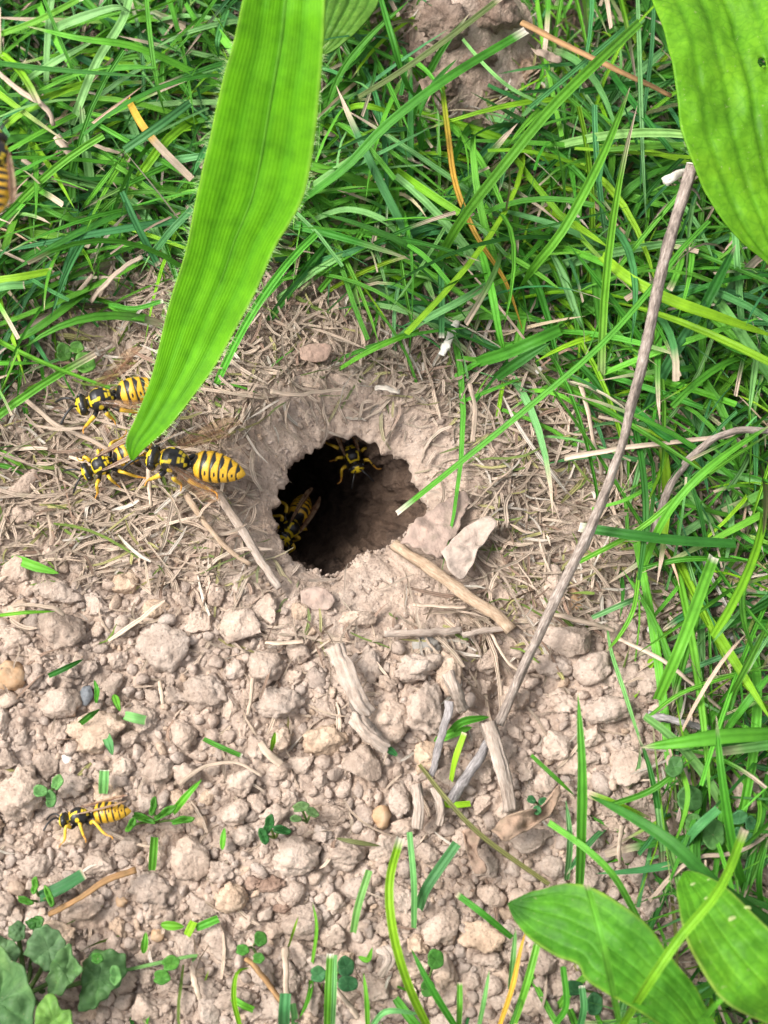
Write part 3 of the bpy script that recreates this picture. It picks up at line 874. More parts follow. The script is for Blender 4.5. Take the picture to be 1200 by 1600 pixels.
 ([(925, 795, .8), (975, 782, 1.1), (1032, 752, 1.0)], 7, 'l', 'thin blade ending pale beside the twig', 'cut'),
 ([(990, 638, .9), (1040, 682, 1.3), (1097, 706, 1.0)], 14, 'd', 'dark blade bending right below the twig middle'),
 ([(1000, 888, .5), (1075, 873, .8), (1175, 876, .6)], 9, 'g', 'level thin blade under the dark broad level blade'),
 ([(1027, 1093, .7), (1048, 1045, 1.3), (1068, 997, 1.6), (1102, 905, 1.5), (1115, 870, 1.2)], 19, 'l', 'broad blade with a cut end over the stones at right', 'cut'),
 ([(1178, 880, .9), (1160, 925, 1.4), (1164, 980, 1.4), (1190, 1050, .7)], 12, 'l', 'curved pale blade near the right edge'),
 ([(948, 975, .4), (955, 1018, .5), (975, 1080, .5), (1010, 1188, .3)], 7, 'p', 'dusty grey green stalk lying on the soil at right', 'cut'),
 ([(998, 895, .8), (990, 950, 1.0), (970, 990, .8), (946, 1020, .4)], 8, 'l', 'thin bent blade above the dusty stalk at right'),
 ([(925, 965, .6), (970, 945, .9), (1000, 932, .7)], 9, 'p', 'pale short blade above the smooth slab', 'cut'),
 ([(1112, 1140, .5), (1162, 1048, 1.4), (1210, 955, 1.4)], 15, 'l', 'broad blade leaning to the right edge over the low clods'),
 ([(1136, 1140, .6), (1170, 1095, 1.2), (1212, 1045, 1.1)], 13, 'g', 'second blade leaning to the right edge below the broad one'),
 ([(1012, 1120, .4), (1075, 1078, .9), (1205, 1038, .9)], 7, 'l', 'thin level blade above the frayed grey chip'),
 ([(1215, 1146, 1.0), (1130, 1150, 1.4), (1060, 1160, 1.3), (1000, 1168, 1.0)], 24, 'l', 'wide level blade with its tip pointing left at lower right', 'point'),
 ([(1165, 1395, .5), (1145, 1325, 1.6), (1126, 1200, 2.4), (1119, 1118, 2.2)], 17, 'g', 'tall upright blade at lower right', 'point'),
 ([(905, 1390, .5), (908, 1300, 1.5), (909, 1200, 2.2), (903, 1085, 2.3)], 19, 'l', 'tall bright pointed blade standing above the pointed leaf', 'point'),
 ([(885, 1375, .4), (890, 1310, 1.1), (884, 1250, 1.2)], 12, 'p', 'short pale blade left of the tall bright pointed blade', 'point'),
 ([(1215, 1450, 1.2), (1120, 1384, 2.2), (1050, 1318, 2.5), (985, 1275, 2.2), (920, 1242, 1.6)], 23, 'd', 'broad dark blade slanting down to the right corner leaf'),
 ([(952, 1258, .4), (1018, 1234, .9), (1085, 1184, .9)], 11, 'g', 'thin blade below the sharp edged clod', 'point'),
 ([(830, 1180, .3), (862, 1210, .5), (898, 1243, .4)], 7, 'g', 'thin small blade above the curled brown leaf', 'point'),
 ([(1000, 1440, .6), (960, 1370, 1.4), (915, 1325, 1.5), (858, 1285, 1.1)], 12, 'l', 'blade reaching left over the hollowed round clod', 'cut'),
 ([(1022, 1225, .4), (1030, 1270, .7), (1036, 1330, .5)], 13, 'p', 'pale upright strap between clover and clods', 'cut'),
 ([(1065, 1328, .6), (1090, 1295, 1.1), (1123, 1265, 1.1)], 19, 'b', 'bluish broad blade in front of the clover', 'cut'),
 ([(1060, 1190, .5), (1075, 1240, 1.0), (1065, 1290, .8), (1052, 1320, .5)], 9, 'l', 'thin curved blade beside the clover'),
 ([(1190, 1420, .5), (1185, 1370, 1.2), (1200, 1310, 1.4)], 12, 'g', 'blade at the right edge above the corner leaf'),
 ([(967, 1595, 2.2), (945, 1490, 4.2), (930, 1430, 4.3), (916, 1382, 3.6)], 11, 'l', 'narrow blade lying over the pointed leaf', 'cut'),
 ([(965, 1612, 1.5), (1012, 1538, 3.6), (1061, 1466, 4.0), (1125, 1387, 4.0), (1163, 1296, 3.2)], 15, 'y', 'long lime blade crossing between the two corner leaves', 'cut'),
 ([(1080, 1610, 1.5), (1120, 1568, 3.2), (1160, 1538, 3.4)], 12, 'l', 'short blade tip lying over the corner leaf', 'point'),
 ([(800, 1605, .3), (822, 1540, 1.2), (841, 1468, 1.4)], 13, 'l', 'upright blade left of the pointed leaf', 'cut'),
 ([(797, 1545, .3), (802, 1495, .9), (806, 1448, .9)], 10, 'p', 'short upright strap left of the pointed leaf', 'point'),
 ([(780, 1605, .3), (800, 1545, .9), (812, 1490, 1.2), (822, 1452, 1.2)], 9, 'o', 'yellow withered blade left of the pointed leaf', 'point'),
 ([(868, 1600, .3), (885, 1570, .7), (880, 1510, 1.0)], 11, 'g', 'upright blade under the pointed leaf', 'cut'),
 ([(905, 1610, .4), (912, 1575, .8), (909, 1540, .9)], 12, 'b', 'bluish blade stub under the pointed leaf', 'cut'),
 # bottom
 ([(672, 1612, .4), (640, 1545, 1.3), (615, 1462, 1.9), (608, 1380, 2.1), (625, 1309, 1.8)], 15, 'y', 'curved lime blade standing at the bottom centre', 'cut'),
 ([(647, 1450, .2), (647, 1380, .9), (640, 1300, 1.1)], 11, 'p', 'straight pale blade right of the curved lime blade', 'cut'),
 ([(655, 1420, .3), (668, 1385, .8), (714, 1318, 1.0)], 18, 'b', 'bluish cut blade leaning right at the bottom centre', 'cut'),
 ([(552, 1457, .3), (560, 1415, .7), (577, 1360, .8)], 13, 'p', 'pale cut blade left of the curved lime blade', 'cut'),
 ([(712, 1605, .3), (675, 1545, 1.0), (642, 1482, 1.0)], 13, 'g', 'blade slanting down from the curved lime blade', 'point'),
 ([(511, 1612, .3), (513, 1550, 1.0), (516, 1490, 1.0)], 13, 'l', 'left half of the upright double blade at the bottom', 'cut'),
 ([(519, 1612, .3), (522, 1550, 1.0), (523, 1492, 1.0)], 9, 'p', 'right half of the upright double blade at the bottom', 'cut'),
 ([(443, 1612, .3), (444, 1580, .9), (446, 1552, 1.0)], 20, 'b', 'broad cut blade stub at the bottom edge', 'cut'),
 ([(460, 1612, .3), (460, 1590, .7), (457, 1568, .8)], 12, 'p', 'small cut stub beside the broad one at the bottom edge', 'cut'),
 ([(655, 1195, .3), (700, 1252, .8), (756, 1309, .8), (858, 1382, .5)], 8, 'k', 'long olive grass stem running down to the pointed leaf', 'cut'),
 ([(716, 1605, .3), (718, 1570, .9), (718, 1535, .9)], 10, 'l', 'short blade stub at the bottom right of centre', 'cut'),
 ([(748, 1605, .3), (757, 1560, .9), (765, 1513, .9)], 8, 'p', 'thin pale blade at the bottom right of centre', 'point'),
 ([(800, 1465, .4), (755, 1428, .8), (714, 1397, .7)], 12, 'g', 'blade running from the pointed leaf to the two round clods', 'cut'),
 ([(580, 1605, .3), (605, 1580, .8), (660, 1585, .6)], 10, 'p', 'pale level blade at the bottom centre', 'point'),
 ([(575, 1605, .2), (573, 1560, .7), (568, 1520, .8)], 9, 'l', 'thin blade left of the curved lime blade near the bottom'),
 ([(618, 1560, .2), (640, 1590, .5), (660, 1612, .4)], 16, 'g', 'broad short blade at the bottom edge under the lime blade', 'cut'),
 # clippings on the bare soil
 ([(18, 870, .3), (50, 883, .5), (92, 896, .4)], 17, 'l', 'cut blade lying on clods near the left edge', 'cut'),
 ([(-5, 962, .3), (40, 957, .5), (88, 955, .4)], 6, 'l', 'thin blade lying on clods at the left edge', 'point'),
 ([(237, 1360, .3), (239, 1335, .5), (241, 1308, .5)], 15, 'l', 'short clipping standing left of the big squarish clod', 'cut'),
 ([(347, 1328, .3), (349, 1310, .5), (351, 1292, .5)], 11, 'l', 'short clipping standing right of the big squarish clod', 'cut'),
 ([(62, 1402, .5), (95, 1388, .6), (132, 1366, .6)], 25, 'b', 'wide pale clipping above the lobed weed', 'cut'),
 ([(251, 1445, .4), (268, 1446, .45), (288, 1448, .4)], 17, 'l', 'left of four crossed clippings at lower left', 'cut'),
 ([(292, 1462, .5), (297, 1452, .55), (303, 1440, .5)], 15, 'y', 'middle one of four crossed clippings at lower left', 'cut'),
 ([(306, 1450, .45), (322, 1443, .5), (341, 1435, .45)], 15, 'l', 'right of four crossed clippings at lower left', 'cut'),
 ([(224, 1490, .3), (226, 1472, .5), (228, 1455, .5)], 12, 'l', 'clipping standing below left of the crossed clippings', 'cut'),
 ([(161, 1240, .3), (162, 1222, .5), (163, 1203, .5)], 16, 'p', 'pale grey green clipping behind the crawling wasp', 'cut'),
 ([(162, 1142, .3), (170, 1160, .5), (176, 1180, .4)], 15, 'b', 'short clipping on the big lumpy clod', 'cut'),
 ([(195, 1118, .4), (210, 1122, .5), (228, 1126, .4)], 16, 'p', 'pale curled clipping right of the big lumpy clod', 'cut'),
 ([(150, 1100, .2), (152, 1080, .6), (147, 1062, .6)], 9, 'g', 'thin shoot beside the slate blue stone', 'cut'),
 ([(178, 1085, .2), (183, 1100, .5), (188, 1112, .4)], 12, 'l', 'short bent shoot right of the slate blue stone', 'cut'),
 ([(125, 1130, .3), (140, 1118, .5), (156, 1108, .4)], 11, 'g', 'small blade in front of the slate blue stone', 'point'),
 ([(76, 1056, .3), (100, 1045, .5), (130, 1030, .4)], 9, 'd', 'dark small blade below the broad flat topped clod', 'point'),
 ([(270, 1270, .3), (290, 1245, .8), (315, 1218, .8)], 13, 'l', 'broad blade tip standing right of the crawling wasp tail', 'point'),
 ([(318, 1155, .2), (345, 1168, .4), (378, 1182, .3)], 9, 'g', 'thin clipping on the soil at centre left', 'cut'),
 ([(423, 1175, .2), (426, 1160, .5), (430, 1142, .6)], 10, 'y', 'bright small shoot on the soil at centre left', 'cut'),
 ([(700, 1148, .3), (722, 1128, .6), (765, 1120, .6)], 14, 'g', 'upper blade of the tuft at the lower end of the twig', 'point'),
 ([(678, 1158, .3), (705, 1146, .6), (738, 1136, .6)], 15, 'l', 'pale level blade of the tuft at the lower end of the twig', 'cut'),
 ([(705, 1220, .2), (712, 1185, .6), (726, 1145, .7)], 11, 'y', 'upright lime blade of the tuft at the lower end of the twig', 'cut'),
 ([(690, 1256, .2), (710, 1258, .4), (735, 1256, .3)], 12, 'y', 'short lime clipping below the tuft at the twig end', 'cut'),
 ([(525, 1310, .3), (555, 1316, .5), (595, 1322, .4)], 9, 'k', 'olive brown clipping lying on the long rough clod', 'cut'),
 ([(596, 1165, .2), (610, 1172, .4), (622, 1182, .3)], 12, 'b', 'small bluish clipping below the fibrous chunk', 'cut'),
 ([(375, 1605, .2), (365, 1560, .6), (370, 1520, .8), (390, 1512, .6)], 9, 'y', 'hooked lime blade near the bottom at left', 'point'),
 ([(362, 1560, .3), (378, 1570, .4), (396, 1578, .3)], 12, 'l', 'short clipping near the bottom at left', 'cut'),
 ([(300, 1502, .3), (340, 1497, .5), (300, 1494, .5), (195, 1512, .3)][::2] + [(180, 1520, .3)], 7, 'p', 'thin pale stem lying by the round leaflets', 'cut'),
 ([(560, 1495, .2), (575, 1500, .4), (582, 1480, .6)], 10, 'l', 'tiny shoot left of the curved lime blade', 'cut'),
 ([(488, 1505, .2), (495, 1450, .8), (488, 1408, .9)], 7, 'l', 'thin upright blade on the broad beige clod', 'point'),
 ([(450, 1480, .2), (458, 1455, .6), (466, 1432, .7)], 6, 'y', 'tiny lime shoot left of the broad beige clod', 'point'),
]
HERO_BLADES = 0
for k, e in enumerate(BL):
    pts, w, ck, lab = e[:4]
    tip = e[4] if len(e) > 4 else 'point'
    r = np.random.default_rng(300 + k)
    if max(q[2] for q in pts) <= .62 and tip == 'cut':
        pts = [(q[0], q[1], q[2] * .65) for q in pts]
        if r.random() < .6: tip = 'both'
    P = spline(np.array([G(a, b, z) for a, b, z in pts]), 18)[None]
    W = (blade_profile(18, tip, 0.8) * w * (.82 if pts[0][1] > 1250 else .92) * PXC * 0.5)[None]
    nrm = norm(np.array([[r.normal() * .3, r.normal() * .3 - .25, 1.0]]))
    V, F, acr, alo = ribbons(P, W, nrm, r.uniform(.12, .4))
    c = colourise(PAL[ck], alo, acr, r, PAL['w'] if tip == 'cut' and r.random() < .35 else (PAL['s'] if r.random() < .3 else None), 0.965 if tip == 'cut' else 0.9)
    if 'fading to straw' in lab: c = colourise(PAL['o'], alo, acr, r, PAL['s'], 0.5)
    if 'yellow orange' in lab: c = colourise(PAL['o'], alo, acr, r, PAL['o'], .9, PAL['y'])
    o = ob('grass_blade', V[0], F, M_BLADE, dict(Col=c, acr=acr, alo=alo))
    tag(o, lab, 'grass blade', 'grass blades')
    HERO_BLADES += 1

def grass_density(px, py):
    up = sstep(-30, 60, grass_edge(px) - py) * (px < 1010)
    up = np.where(px >= 1010, sstep(960, 760, py), up)
    up = np.maximum(up, sstep(930, 1050, px) * sstep(1000, 800, py))
    right = 0.40 * sstep(940, 1060, px) * sstep(1700, 1500, py) + 0.3 * sstep(1100, 1200, px)
    low = 0.22 * sstep(840, 1000, px) * sstep(1180, 1300, py)
    bot = 0.15 * sstep(1480, 1620, py)
    left = 0.42 * sstep(170, 10, px) * (py > 430) * sstep(760, 600, py)
    left = np.maximum(left, .07 * (py > 420) * (py < 700) * (inside_hole_px(px, py) > 70))
    off = 0.5 * np.maximum(sstep(-20, -200, px), sstep(1600, 1750, py)) + 0 * px
    bare = np.clip(2.2 * np.exp(-(((px - 740) / 85) ** 2 + ((py - 75) / 100) ** 2)), 0, 1)
    return np.clip(np.maximum.reduce([up, right, low, bot, left, off]), 0, 1) * (1 - 0.97 * bare)
def scatter(n, lo, hi, dens, seed):
    r = np.random.default_rng(seed)
    out = []
    while len(out) < n:
        xy = r.uniform(lo, hi, (4000, 2))
        pp = PX(np.c_[xy, np.zeros(4000)])
        infr = (pp[:, 0] > -150) & (pp[:, 0] < 1350) & (pp[:, 1] > -200) & (pp[:, 1] < 1750)
        d = dens(pp[:, 0], pp[:, 1]) * np.where(infr, 1, .55)
        ok = r.random(4000) < d
        out.extend(xy[ok].tolist())
        n -= 0
        if n <= 0: break
    return np.array(out[:n])
def make_blades(n, seed, Lr, Wr, el_r, cols, probs, nseg=8, tipcheck=0.12, lift=0.0):
    r = np.random.default_rng(seed)
    xy = scatter(n, (-14, -13), (15, 18), grass_density, seed)
    n = len(xy)
    base = np.c_[xy, H(xy[:, 0], xy[:, 1], False) - 0.08]
    L = r.uniform(*Lr, n) * (0.75 + .5 * r.random(n))
    for _ in range(6):
        az = r.uniform(0, 2 * math.pi, n) if _ else r.normal(-1.2, 1.3, n)
        if _ == 0:
            AZ = az
        tip = base[:, :2] + (0.8 * L)[:, None] * np.stack([np.cos(AZ), np.sin(AZ)], -1)
        pp = PX(np.c_[tip, np.full(n, .6)])
        bad = (grass_density(pp[:, 0], pp[:, 1]) < tipcheck * (1 + r.random(n))) | (inside_hole_px(pp[:, 0], pp[:, 1]) < 30)
        for q in (.3, .6, .9):      # blades part round the molehill
            mp = PX(np.c_[base[:, :2] + (q * L)[:, None] * np.stack([np.cos(AZ), np.sin(AZ)], -1), np.full(n, .8)])
            bad |= ((mp[:, 0] - 738) / 95) ** 2 + ((mp[:, 1] - 70) / 95) ** 2 < 1
        AZ = np.where(bad, az, AZ)
        L = np.where(bad & (_ > 2), L * .72, L)
    el = np.radians(r.uniform(*el_r, n))
    s = np.linspace(0, 1, nseg)[None]
    gk = (np.sin(el) * r.uniform(.35, 1.0, n))[:, None]
    zz_ = L[:, None] * (np.sin(el)[:, None] * s - gk * s * s) + lift
    hz = L[:, None] * (np.cos(el)[:, None] * s * .75 + .25 * s)
    bow = (L * r.normal(0, .18, n))[:, None] * s * s
    dx, dy = np.cos(AZ)[:, None], np.sin(AZ)[:, None]
    P = np.stack([base[:, :1] + dx * hz - dy * bow, base[:, 1:2] + dy * hz + dx * bow, base[:, 2:] + np.maximum(zz_, 0.02 + .25 * s)], -1)
    cut = r.random(n) < .3
    W = np.where(cut[:, None], blade_profile(nseg, 'cut')[None], blade_profile(nseg)[None]) * (r.uniform(*Wr, n) * 0.5)[:, None]
    nrm = norm(np.stack([r.normal(0, .45, n), r.normal(-.1, .45, n), np.ones(n)], -1))
    V, F, acr, alo = ribbons(P, W, nrm, .25, r.normal(0, .5, n))
    keys = list(cols)
    ci = r.choice(len(keys), n, p=probs)
    C = np.stack([colourise(PAL[keys[i]], alo, acr, r, PAL['s'] if r.random() < .35 else None, r.uniform(.7, .95), PAL['s'] if r.random() < .3 else None) for i in ci])
    mid = PX(P[:, nseg // 2])
    return V, F, acr, alo, C, L * W.max(1), mid, P
A = make_blades(3500, 71, (2.0, 5.5), (.075, .18), (14, 66), 'gbldpyk', [.28, .15, .24, .11, .12, .08, .02], 9)
B = make_blades(8800, 72, (1.0, 3.6), (.03, .085), (15, 75), 'gbldpyks', [.24, .14, .20, .12, .10, .08, .04, .08], 7)
GZ = [('left of the hanging leaf', lambda x, y: (x < 430) & (y < 470)),
      ('between hanging leaf and yellow blade', lambda x, y: (x < 720) & (y < 620)),
      ('between yellow blade and twig', lambda x, y: (x < 1000) & (y < 720)),
      ('under the big upper right leaf', lambda x, y: (y < 480)),
      ('near the right edge', lambda x, y: (x > 880) & (y < 1120)),
      ('in the lower right corner', lambda x, y: (x > 820)),
      ('in the straw at left', lambda x, y: (x < 400) & (y < 1000)),
      ('at the bottom of the soil', lambda x, y: (x < 2000))]
V, F, acr, alo, C, size, mid, P = A
inview = (mid[:, 0] > 5) & (mid[:, 0] < 1195) & (mid[:, 1] > 5) & (mid[:, 1] < 1595)
topz = P[:, :, 2].max(1)
score = size * (0.4 + np.clip(topz, 0, 2.5)) * inview
pick = np.argsort(-score)[:300 - HERO_BLADES]
pick = pick[score[pick] > 0]
def lean(p):
    q = PX(p)
    d = q[-1] - q[0]
    a = math.degrees(math.atan2(-d[1], d[0])) % 360
    return ['pointing right', 'pointing up right', 'pointing up', 'pointing up left', 'pointing left', 'pointing down left', 'pointing down', 'pointing down right'][int(((a + 22.5) % 360) // 45)]
def shade(c):
    if c[0] > .8 * c[1]: return 'tan'
    if c[2] > .42 * c[1]: return 'pale bluish' if c[1] > .23 else 'bluish'
    if c[1] > .27: return 'lime'
    return 'dark green' if c[1] < .14 else 'light green' if c[1] > .22 else 'mid green'
for k in pick:
    zn = next(z for z, f in GZ if f(*mid[k]))
    bl_len = np.linalg.norm(np.diff(P[k], axis=0), axis=1).sum()
    dsc = ('long ' if bl_len > 4 else 'short ' if bl_len < 2.8 else '') + ('broad ' if size[k] / bl_len > .095 else 'narrow ' if size[k] / bl_len < .075 else '') + shade(C[k].mean(0)) + ' blade ' + lean(P[k])
    o = ob('grass_blade', V[k], F, M_BLADE, dict(Col=C[k], acr=acr, alo=alo))
    tag(o, dsc + ' ' + zn, 'grass blade', 'ordinary grass blades ' + zn)
restm = np.ones(len(V), bool)
restm[pick] = False
va, fa = stack(V[restm], F)
vb, fb = stack(B[0], B[1])
na, nb = restm.sum(), len(B[0])
o = link('grass', mesh('grass', np.vstack([va, vb]), np.vstack([fa, fb + len(va)]), M_BLADE,
     dict(Col=np.vstack([C[restm].reshape(-1, 3), B[4].reshape(-1, 3)]), acr=np.concatenate([np.tile(acr, na), np.tile(B[2], nb)]), alo=np.concatenate([np.tile(alo, na), np.tile(B[3], nb)]))))
tag(o, 'dense tangle of short green grass round the bare soil', 'grass', kind='stuff')

# ------------------------------------------------------------------ straw and thatch
def straw_density(px, py):
    d = inside_hole_px(px, py)
    ring = sstep(18, 135, d) * sstep(440, 300, d) * (1 - 0.93 * w_clod(px, py))
    near = 0.24 * sstep(3, 25, d) * (d < 140)
    under = 0.55 * (grass_density(px, py) > .3)
    rt = 0.7 * sstep(680, 760, px) * sstep(480, 620, py) * sstep(1000, 880, py)
    lf = 0.8 * sstep(430, 300, px) * sstep(420, 470, py) * sstep(930, 820, py)
    clo = 0.022 * w_clod(px, py)
    dust = np.exp(-(((px - 600) / 170) ** 4 + ((py - 925) / 85) ** 4))
    return np.clip(np.maximum.reduce([ring * 0.8, near, under, rt, lf, clo]), 0, 1) * (d > 4) * (1 - .88 * dust)
def make_straw(n, seed, Lr, Wr, nseg=6):
    r = np.random.default_rng(seed)
    xy = scatter(n, (-9, -11), (9, 12), straw_density, seed)
    n = len(xy)
    L = r.uniform(*Lr, n) ** 1.0 * (0.5 + r.random(n) ** 2)
    AZ = r.uniform(0, 2 * math.pi, n)
    # round the rim the bits lie mostly along the slope
    toc = np.arctan2(HC[1] - xy[:, 1], HC[0] - xy[:, 0])
    AZ = np.where(r.random(n) < .45, toc + r.normal(0, .6, n), AZ)
    s = np.linspace(-.5, .5, nseg)[None]
    c1, c2 = r.normal(0, .08, n)[:, None], r.normal(0, .11, n)[:, None]
    along = L[:, None] * s
    bow = L[:, None] * (c1 * (s * s * 4 - .5) + c2 * s ** 3 * 4)
    x = xy[:, :1] + np.cos(AZ)[:, None] * along - np.sin(AZ)[:, None] * bow
    y = xy[:, 1:] + np.sin(AZ)[:, None] * along + np.cos(AZ)[:, None] * bow
    tilt = r.normal(0, .16, n)[:, None]
    z = H(x, y) * .6 + H(x, y).mean(1, keepdims=True) * .4 + r.exponential(.05, n)[:, None] + .01 + np.abs(tilt) * L[:, None] * .5 + tilt * along
    ppx = PX(np.stack([x, y, z], -1))
    ok = (inside_hole_px(ppx[..., 0], ppx[..., 1]) > np.where(r.random(n) < .3, -16, 3)[:, None]).all(1)
    P = np.stack([x, y, z], -1)[ok]
    n = len(P)
    W = np.interp(np.linspace(0, 1, nseg), [0, .1, .8, 1], [.6, 1, .9, .35])[None] * (r.uniform(*Wr, n) * .5)[:, None]
    nrm = norm(np.stack([r.normal(0, .4, n), r.normal(0, .4, n), np.ones(n)], -1))
    V, F, acr, alo = ribbons(P, W, nrm, .18, r.normal(0, 1.0, n))
    base = np.array([PAL['s'], (.42, .325, .25), (.53, .42, .325), PAL['w'], (.27, .18, .13), (.38, .35, .14), (.15, .22, .04)])
    mid = PX(P[:, nseg // 2])
    dd = inside_hole_px(mid[:, 0], mid[:, 1])
    ci = r.choice(len(base), n, p=[.29, .25, .19, .08, .08, .06, .05])
    col = base[ci] * (1 + .12 * r.standard_normal((n, 1)))
    dusty = (np.exp(-np.clip(dd, 0, 999) / 60) * .8)[:, None]               # soil dust caked on the bits next to the rim
    col = col * (1 - dusty) + np.array(SOIL_MID) * dusty
    C = np.repeat(np.clip(col, .01, .8)[:, None], nseg * 3, 1)
    return V, F, acr, alo, C, L[ok] * W.max(1), mid, P
S1 = make_straw(1600, 81, (.5, 1.5), (.035, .09))
S2 = make_straw(19000, 82, (.22, .95), (.02, .07), 5)
V, F, acr, alo, C, size, mid, P = S1
inview = (mid[:, 0] > 5) & (mid[:, 0] < 1195) & (mid[:, 1] > 5) & (mid[:, 1] < 1595)
SZ = [('in the thatch left of the hole', lambda x, y: (x < 430) & (y > 430) & (y < 900)),
      ('in the thatch between the hole and the lawn above', lambda x, y: (x < 700) & (y > 430) & (y < 800)),
      ('in the thatch between the hole and the twig', lambda x, y: (x < 980) & (y > 500) & (y < 1000)),
      ('under the grass right of the twig', lambda x, y: (x >= 900) & (y > 430)),
      ('on the bare soil in the lower part', lambda x, y: (y > 850)),
      ('at the foot of the upper lawn', lambda x, y: (x < 2000))]
shown = (grass_density(mid[:, 0], mid[:, 1]) < .4) * 1.0 + .25
pick = np.argsort(-(size * inview * shown))[:250]
def lie(p):
    q = PX(p)
    d = q[-1] - q[0]
    a = math.degrees(math.atan2(-d[1], d[0])) % 180
    m_ = np.abs(np.cross(q - q[0], d / max(np.linalg.norm(d), 1e-6))).max() / max(np.linalg.norm(d), 1e-6)
    return ('curved' if m_ > .12 else 'straight'), ['level', 'slanting up right', 'upright', 'slanting up left'][int(((a + 22.5) % 180) // 45)]
def near(px, py):
    best = min(MARKS, key=lambda m: math.hypot(m[0] - px, m[1] - py))
    a = math.degrees(math.atan2(-(py - best[1]), px - best[0])) % 360
    return DIRS[int(((a + 22.5) % 360) // 45)][0] + ' ' + best[2]
MARKS = [(540, 780, 'the hole'), (310, 725, 'the hovering striped wasp'), (185, 612, 'the hovering golden wasp'), (45, 757, 'the angular clod'), (735, 860, 'the folded dead leaf scrap'), (490, 550, 'the red scrap'),
         (700, 530, 'the white chip'), (115, 570, 'the clover at left'), (1100, 700, 'the curved brown twig'), (150, 1275, 'the crawling wasp'), (940, 780, 'the middle of the long twig'), (660, 1115, 'the warm tan clod'),
         (250, 480, 'the hanging leaf'), (60, 890, 'the cut blade at left'), (410, 880, 'the dusty stalk'), (1000, 960, 'the flat clod at right'), (790, 640, 'the long thin blade')]
for k in pick:
    zn = next(z for z, f in SZ if f(*mid[k]))
    c_ = C[k].mean(0)
    l1, l2 = lie(P[k])
    sl = 'greenish' if c_[1] > .85 * c_[0] else 'whitish' if c_[2] > .3 else 'brown' if c_[0] < .31 else 'tan'
    dsc = l1 + ' ' + sl + ' straw bit ' + l2 + ', ' + near(*mid[k])
    o = ob('dry_straw', V[k], F, M_STRAW, dict(Col=C[k], acr=acr, alo=alo))
    tag(o, dsc, 'straw', 'plain straw bits ' + zn)
restm = np.ones(len(V), bool)
restm[pick] = False
va, fa = stack(V[restm], F)
vb, fb = stack(S2[0], S2[1])
na, nb = restm.sum(), len(S2[0])
o = link('straw_litter', mesh('straw_litter', np.vstack([va, vb]), np.vstack([fa, fb + len(va)]), M_STRAW,
     dict(Col=np.vstack([C[restm].reshape(-1, 3), S2[4].reshape(-1, 3)]), acr=np.concatenate([np.tile(acr, na), np.tile(S2[2], nb)]), alo=np.concatenate([np.tile(alo, na), np.tile(S2[3], nb)]))))
tag(o, 'matted short dry grass litter round the hole', 'litter', kind='stuff')

def stick(name, pts, w0, w1, m, label, cat, flat=1.0, ridge=.25, rough=.12, n=40, sides=12, group=None, parent=None, wmid=None, curl=0):
    P = spline(np.array([G(a, b, z) for a, b, z in pts]), n)
    L = np.linalg.norm(P[-1] - P[0])
    r = np.random.default_rng(int(pts[0][0] * 3 + pts[0][1]))
    P = P + (.012 if flat > .4 else .005) * L ** .5 * np.stack([fbm(np.stack([np.linspace(0, 6, n), np.full(n, q), np.full(n, r.uniform(0, 9))], -1), 3 + q, 2) for q in range(3)], -1)
    R = (np.interp(np.linspace(0, 1, n), [0, 1], [w0, w1]) if wmid is None else np.interp(np.linspace(0, 1, n), [0, .5, 1], [w0, wmid, w1])) * PXC * .5
    V, F = tube(P, R, sides, flat, norm(np.array([r.normal() * .3, r.normal() * .3, 1])), ridge, int(r.integers(99)), rough)
    acr = np.concatenate([np.tile(np.linspace(-1, 1, sides), n), [0, 0]])
    alo = np.concatenate([np.repeat(np.linspace(0, 1, n) * L / 2, sides), [0, L / 2]])
    c = np.repeat([PAL['s']], len(V), 0)
    if m is M_STRAW:
        cc = PAL['w'] if 'white' in label else PAL['s'] if 'brown' not in label else PAL['r']
        c = np.repeat([cc], len(V), 0)
    o = ob(name, V, F, m, dict(acr=acr, alo=alo, Col=c), parent)
    if label: tag(o, label, cat, group)
    return o, P
# long twig with its broken side stub and pale cut end
tw, tp = stick('twig', [(1080, 258, 4.2), (1062, 320, 4.0), (1030, 440, 3.5), (1000, 580, 2.9), (970, 700, 2.3), (925, 815, 1.7), (893, 880, 1.3), (850, 975, .9), (808, 1070, .55), (780, 1132, .3)], 16, 13, M_TWIG,
      'long brown grey twig standing slanted from the soil up to the big leaf', 'twig', n=110, sides=16, ridge=.35, rough=.16)
def pathpx(zs, pts): return np.array([U(a, b, z) for (a, b), z in zip(pts, zs)])
z0 = tp[0][2]
P = spline(np.array([tp[0] - (tp[1] - tp[0]) * .2, tp[0] + (tp[0] - tp[1]) * .35]), 3)
V, F = tube(P, np.array([.103, .103, .097]), 14, rough=.05)
ob('cut_end', V, F, M_CUT, parent=tw)
P = pathpx([z0 - .25, z0 - .1, z0, z0], [(1072, 268), (1060, 272), (1050, 278), (1040, 282)])
V, F = tube(spline(P, 10), np.linspace(.05, .085, 10), 10, rough=.2)
st = ob('side_stub', V, F, M_CUT, parent=tw)
v, f = clod_verts(3, 77, .10, .09, .09, .3, .6)
ob('stub_tip', v + U(1042, 282, z0), f, M_CUT, parent=st)
P = spline(pathpx([z0 - .4, z0 - .5, z0 - .6], [(1074, 290), (1088, 300), (1094, 312)]), 6)
V, F = tube(P, np.linspace(.03, .015, 6), 6)
ob('bark_fibre', V, F, M_TWIG, parent=tw)
P = spline(pathpx([1.9, 1.75], [(1055, 345), (1060, 395)]), 6)
stick('twig', [(768, 1150, .45), (745, 1190, .4), (722, 1225, .35), (704, 1252, .2)], 14, 17, M_GREYTWIG, 'short weathered grey twig piece below the lower end of the long twig', 'twig', flat=.8)
